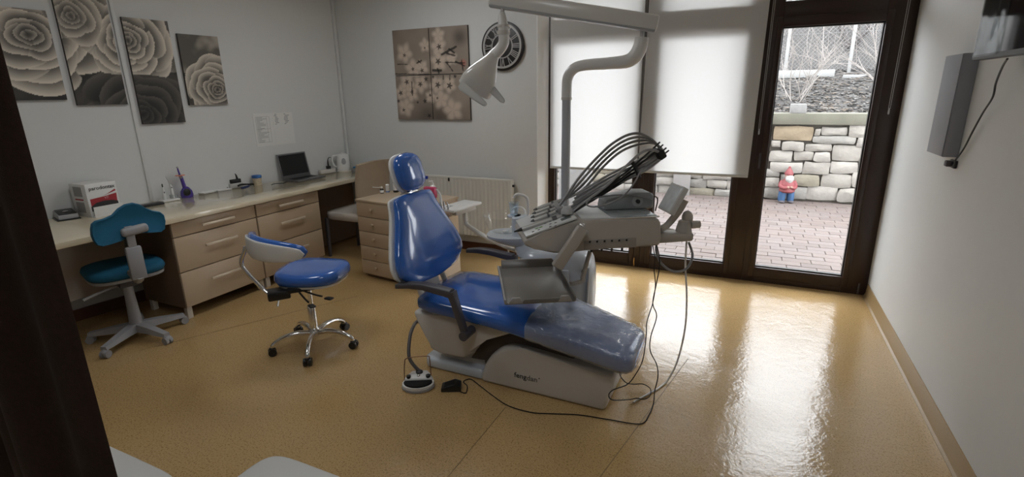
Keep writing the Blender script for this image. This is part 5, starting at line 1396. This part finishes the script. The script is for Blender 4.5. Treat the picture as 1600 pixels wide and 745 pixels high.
t = thing('wall_plug', 'black plug in a wall socket under the grey cabinet', 'plug', pl_)
B().box(pl_+Vector((.004, 0, 0)), (.014, .075, .04), .004).obj('socket', BLACK, t)
B().box(pl_+Vector((-.015, .01, .0)), (.026, .04, .03), .006).obj('plug', DGREY, t)
# grey wall box
g_b = onx(1497, 246, XR); yn = g_b.y
xd = ony(1471, 244, yn).x; yfar = onx(1447, 240, xd).y; zlo = g_b.z; zhi = ony(1500, 83, yn).z
t = thing('wall_cabinet', 'plain grey box mounted on the right wall below the television', 'cabinet', (XR-.04, (yn+yfar)/2, zlo))
GM = mat('grey_sheet_metal', (.30, .315, .35), .5, noise_amt=.03)
B().box2((xd+.004, yn, zlo), (XR-.001, yfar, zhi), .003).obj('body', GM, t)
B().box2((xd, yn+.002, zlo+.002), (xd+.0035, yfar-.002, zhi-.002), .001).obj('front_panel', GM, t)

# ================================================================== FOREGROUND
# brown curtain hanging at the left
e0 = ony(134, 560, .30)
t = thing('curtain', 'heavy dark brown curtain hanging in folds in front of the desk', 'curtain', (e0.x-.3, .30, .02))
n = 120; pf = []
for i in range(n+1):
    u = i/n; x = e0.x-.75*(1-u)
    w_ = (1-u)*25; pf.append((x, .30-.030*(1-math.cos(w_*.62))*.5-.010*math.sin(w_*1.7)))
rings = []
for k in range(15):
    z = .02+(HC-.06)*k/14; s_ = 1+.0*(1-k/14)
    rings.append([Vector((x, y, z)) for x, y in pf]+[Vector((x-.003, y-.006, z)) for x, y in reversed(pf)])
B().loft(rings).obj('fabric', CURT, t, 80)
B().cyl((e0.x-.8, .28, HC-.03), (e0.x+.05, .28, HC-.03), .014, seg=12).obj('rail', DGREY, t)
# two low white padded seats
WL = mat('white_leatherette', (.55, .55, .53), .4)
def white_seat(x0, x1, y1, label, dep=.42):
    cx_, cy_ = (x0+x1)/2, y1-dep/2
    t = thing('padded_seat', label, 'seat', (cx_, cy_, 0))
    B().loft([[Vector((cx_+a*s_, cy_+b_*s_, z)) for a, b_ in sup((x1-x0)/2, dep/2, 7, 48)] for z, s_ in ((.36, .95), (.365, .99), (.43, 1.0), (.445, .985), (.45, .95), (.452, .6))]).obj('cushion', WL, t, 60)
    B().loft([[Vector((cx_+a*.9, cy_+b_*.9, z)) for a, b_ in sup((x1-x0)/2, dep/2, 7, 32)] for z in (.33, .36)]).obj('seat_frame', GREYP, t)
    for sx in (-1, 1):
        for sy in (-1, 1): B().tube([(cx_+sx*(x1-x0)*.40, cy_+sy*dep*.38, .34), (cx_+sx*(x1-x0)*.42, cy_+sy*dep*.40, 0)], [.016, .012], 10, False).obj('leg', CHROME, t)
a, c = onz(180, 705, .45), onz(282, 746, .45)
white_seat(-2.02, c.x+.02, (a.y+c.y)/2+.01, 'low white padded seat beside the brown curtain')
a, c = onz(385, 738, .45), onz(440, 712, .45)
white_seat(a.x-.02, a.x+.50, c.y+.012, 'low white padded seat standing further from the brown curtain')

# ================================================================== GARDEN GNOME
gp = ony(1229, 314, YS-.16); gy = YS-.17; gx = ony(1229, 300, gy).x
gh = ony(1229, 260, gy).z
s_ = gh/.52
t = thing('garden_gnome', 'garden gnome in red coat, cap and blue trousers against the stone wall', 'garden gnome', (gx, gy, 0))
FG = Matrix.Translation((gx, gy, 0)) @ Matrix.Rotation(.25, 4, 'Z') @ Matrix.Scale(s_, 4)
GR = mat('gnome_red', (.17, .035, .038), .6, noise_amt=.2, noise_scale=30); GBl = mat('gnome_blue', (.02, .065, .15), .6, noise_amt=.2); GSk = mat('gnome_skin', (.26, .15, .115), .6); GWh = mat('gnome_white', (.34, .33, .32), .6)
body = B().at(FG).lathe([(.085, .15), (.105, .17), (.10, .24), (.085, .31), (.05, .345), (.045, .36)], (0, 0, 0), 24).obj('coat', GR, t)
for sx in (-.05, .05):
    l = B().at(FG).tube([(sx, 0, .18), (sx*1.15, 0, .09), (sx*1.2, 0, .025)], [.052, .05, .045], 14).obj('trouser_leg', GBl, t)
    B().at(FG).ball((sx*1.2, -.025, .018), (.042, .062, .02), 14).obj('shoe', DGREY, l)
B().at(FG).ball((0, -.005, .385), (.052, .052, .055), 18).obj('head', GSk, t)
B().at(FG).ball((0, -.052, .39), (.014, .014, .013), 10).obj('nose', GSk, t)
for sx in (-.02, .02): B().at(FG).ball((sx, -.048, .405), (.006, .005, .006), 8).obj('eye', BLACK, t)
B().at(FG).tube([(0, -.035, .375), (0, -.055, .335), (0, -.06, .29)], [.056, .054, .022], 14).obj('beard', GWh, t)
B().at(FG).lathe([(.058, .405), (.060, .415), (.052, .44), (.035, .475), (.020, .495), (.014, .505)], (0, 0, 0), 20).obj('cap', GR, t)
B().at(FG).ball((0, 0, .508), .018, 12).obj('bobble', GR, t)
for sx in (-1, 1):
    ar = B().at(FG).tube([(sx*.075, 0, .315), (sx*.10, -.02, .25), (sx*.07, -.08, .225), (sx*.025, -.10, .235)], [.030, .030, .026, .020], 12).obj('sleeve', GR, t)
    B().at(FG).ball((sx*.022, -.105, .238), (.022, .02, .018), 12).obj('mitten', GSk, ar)
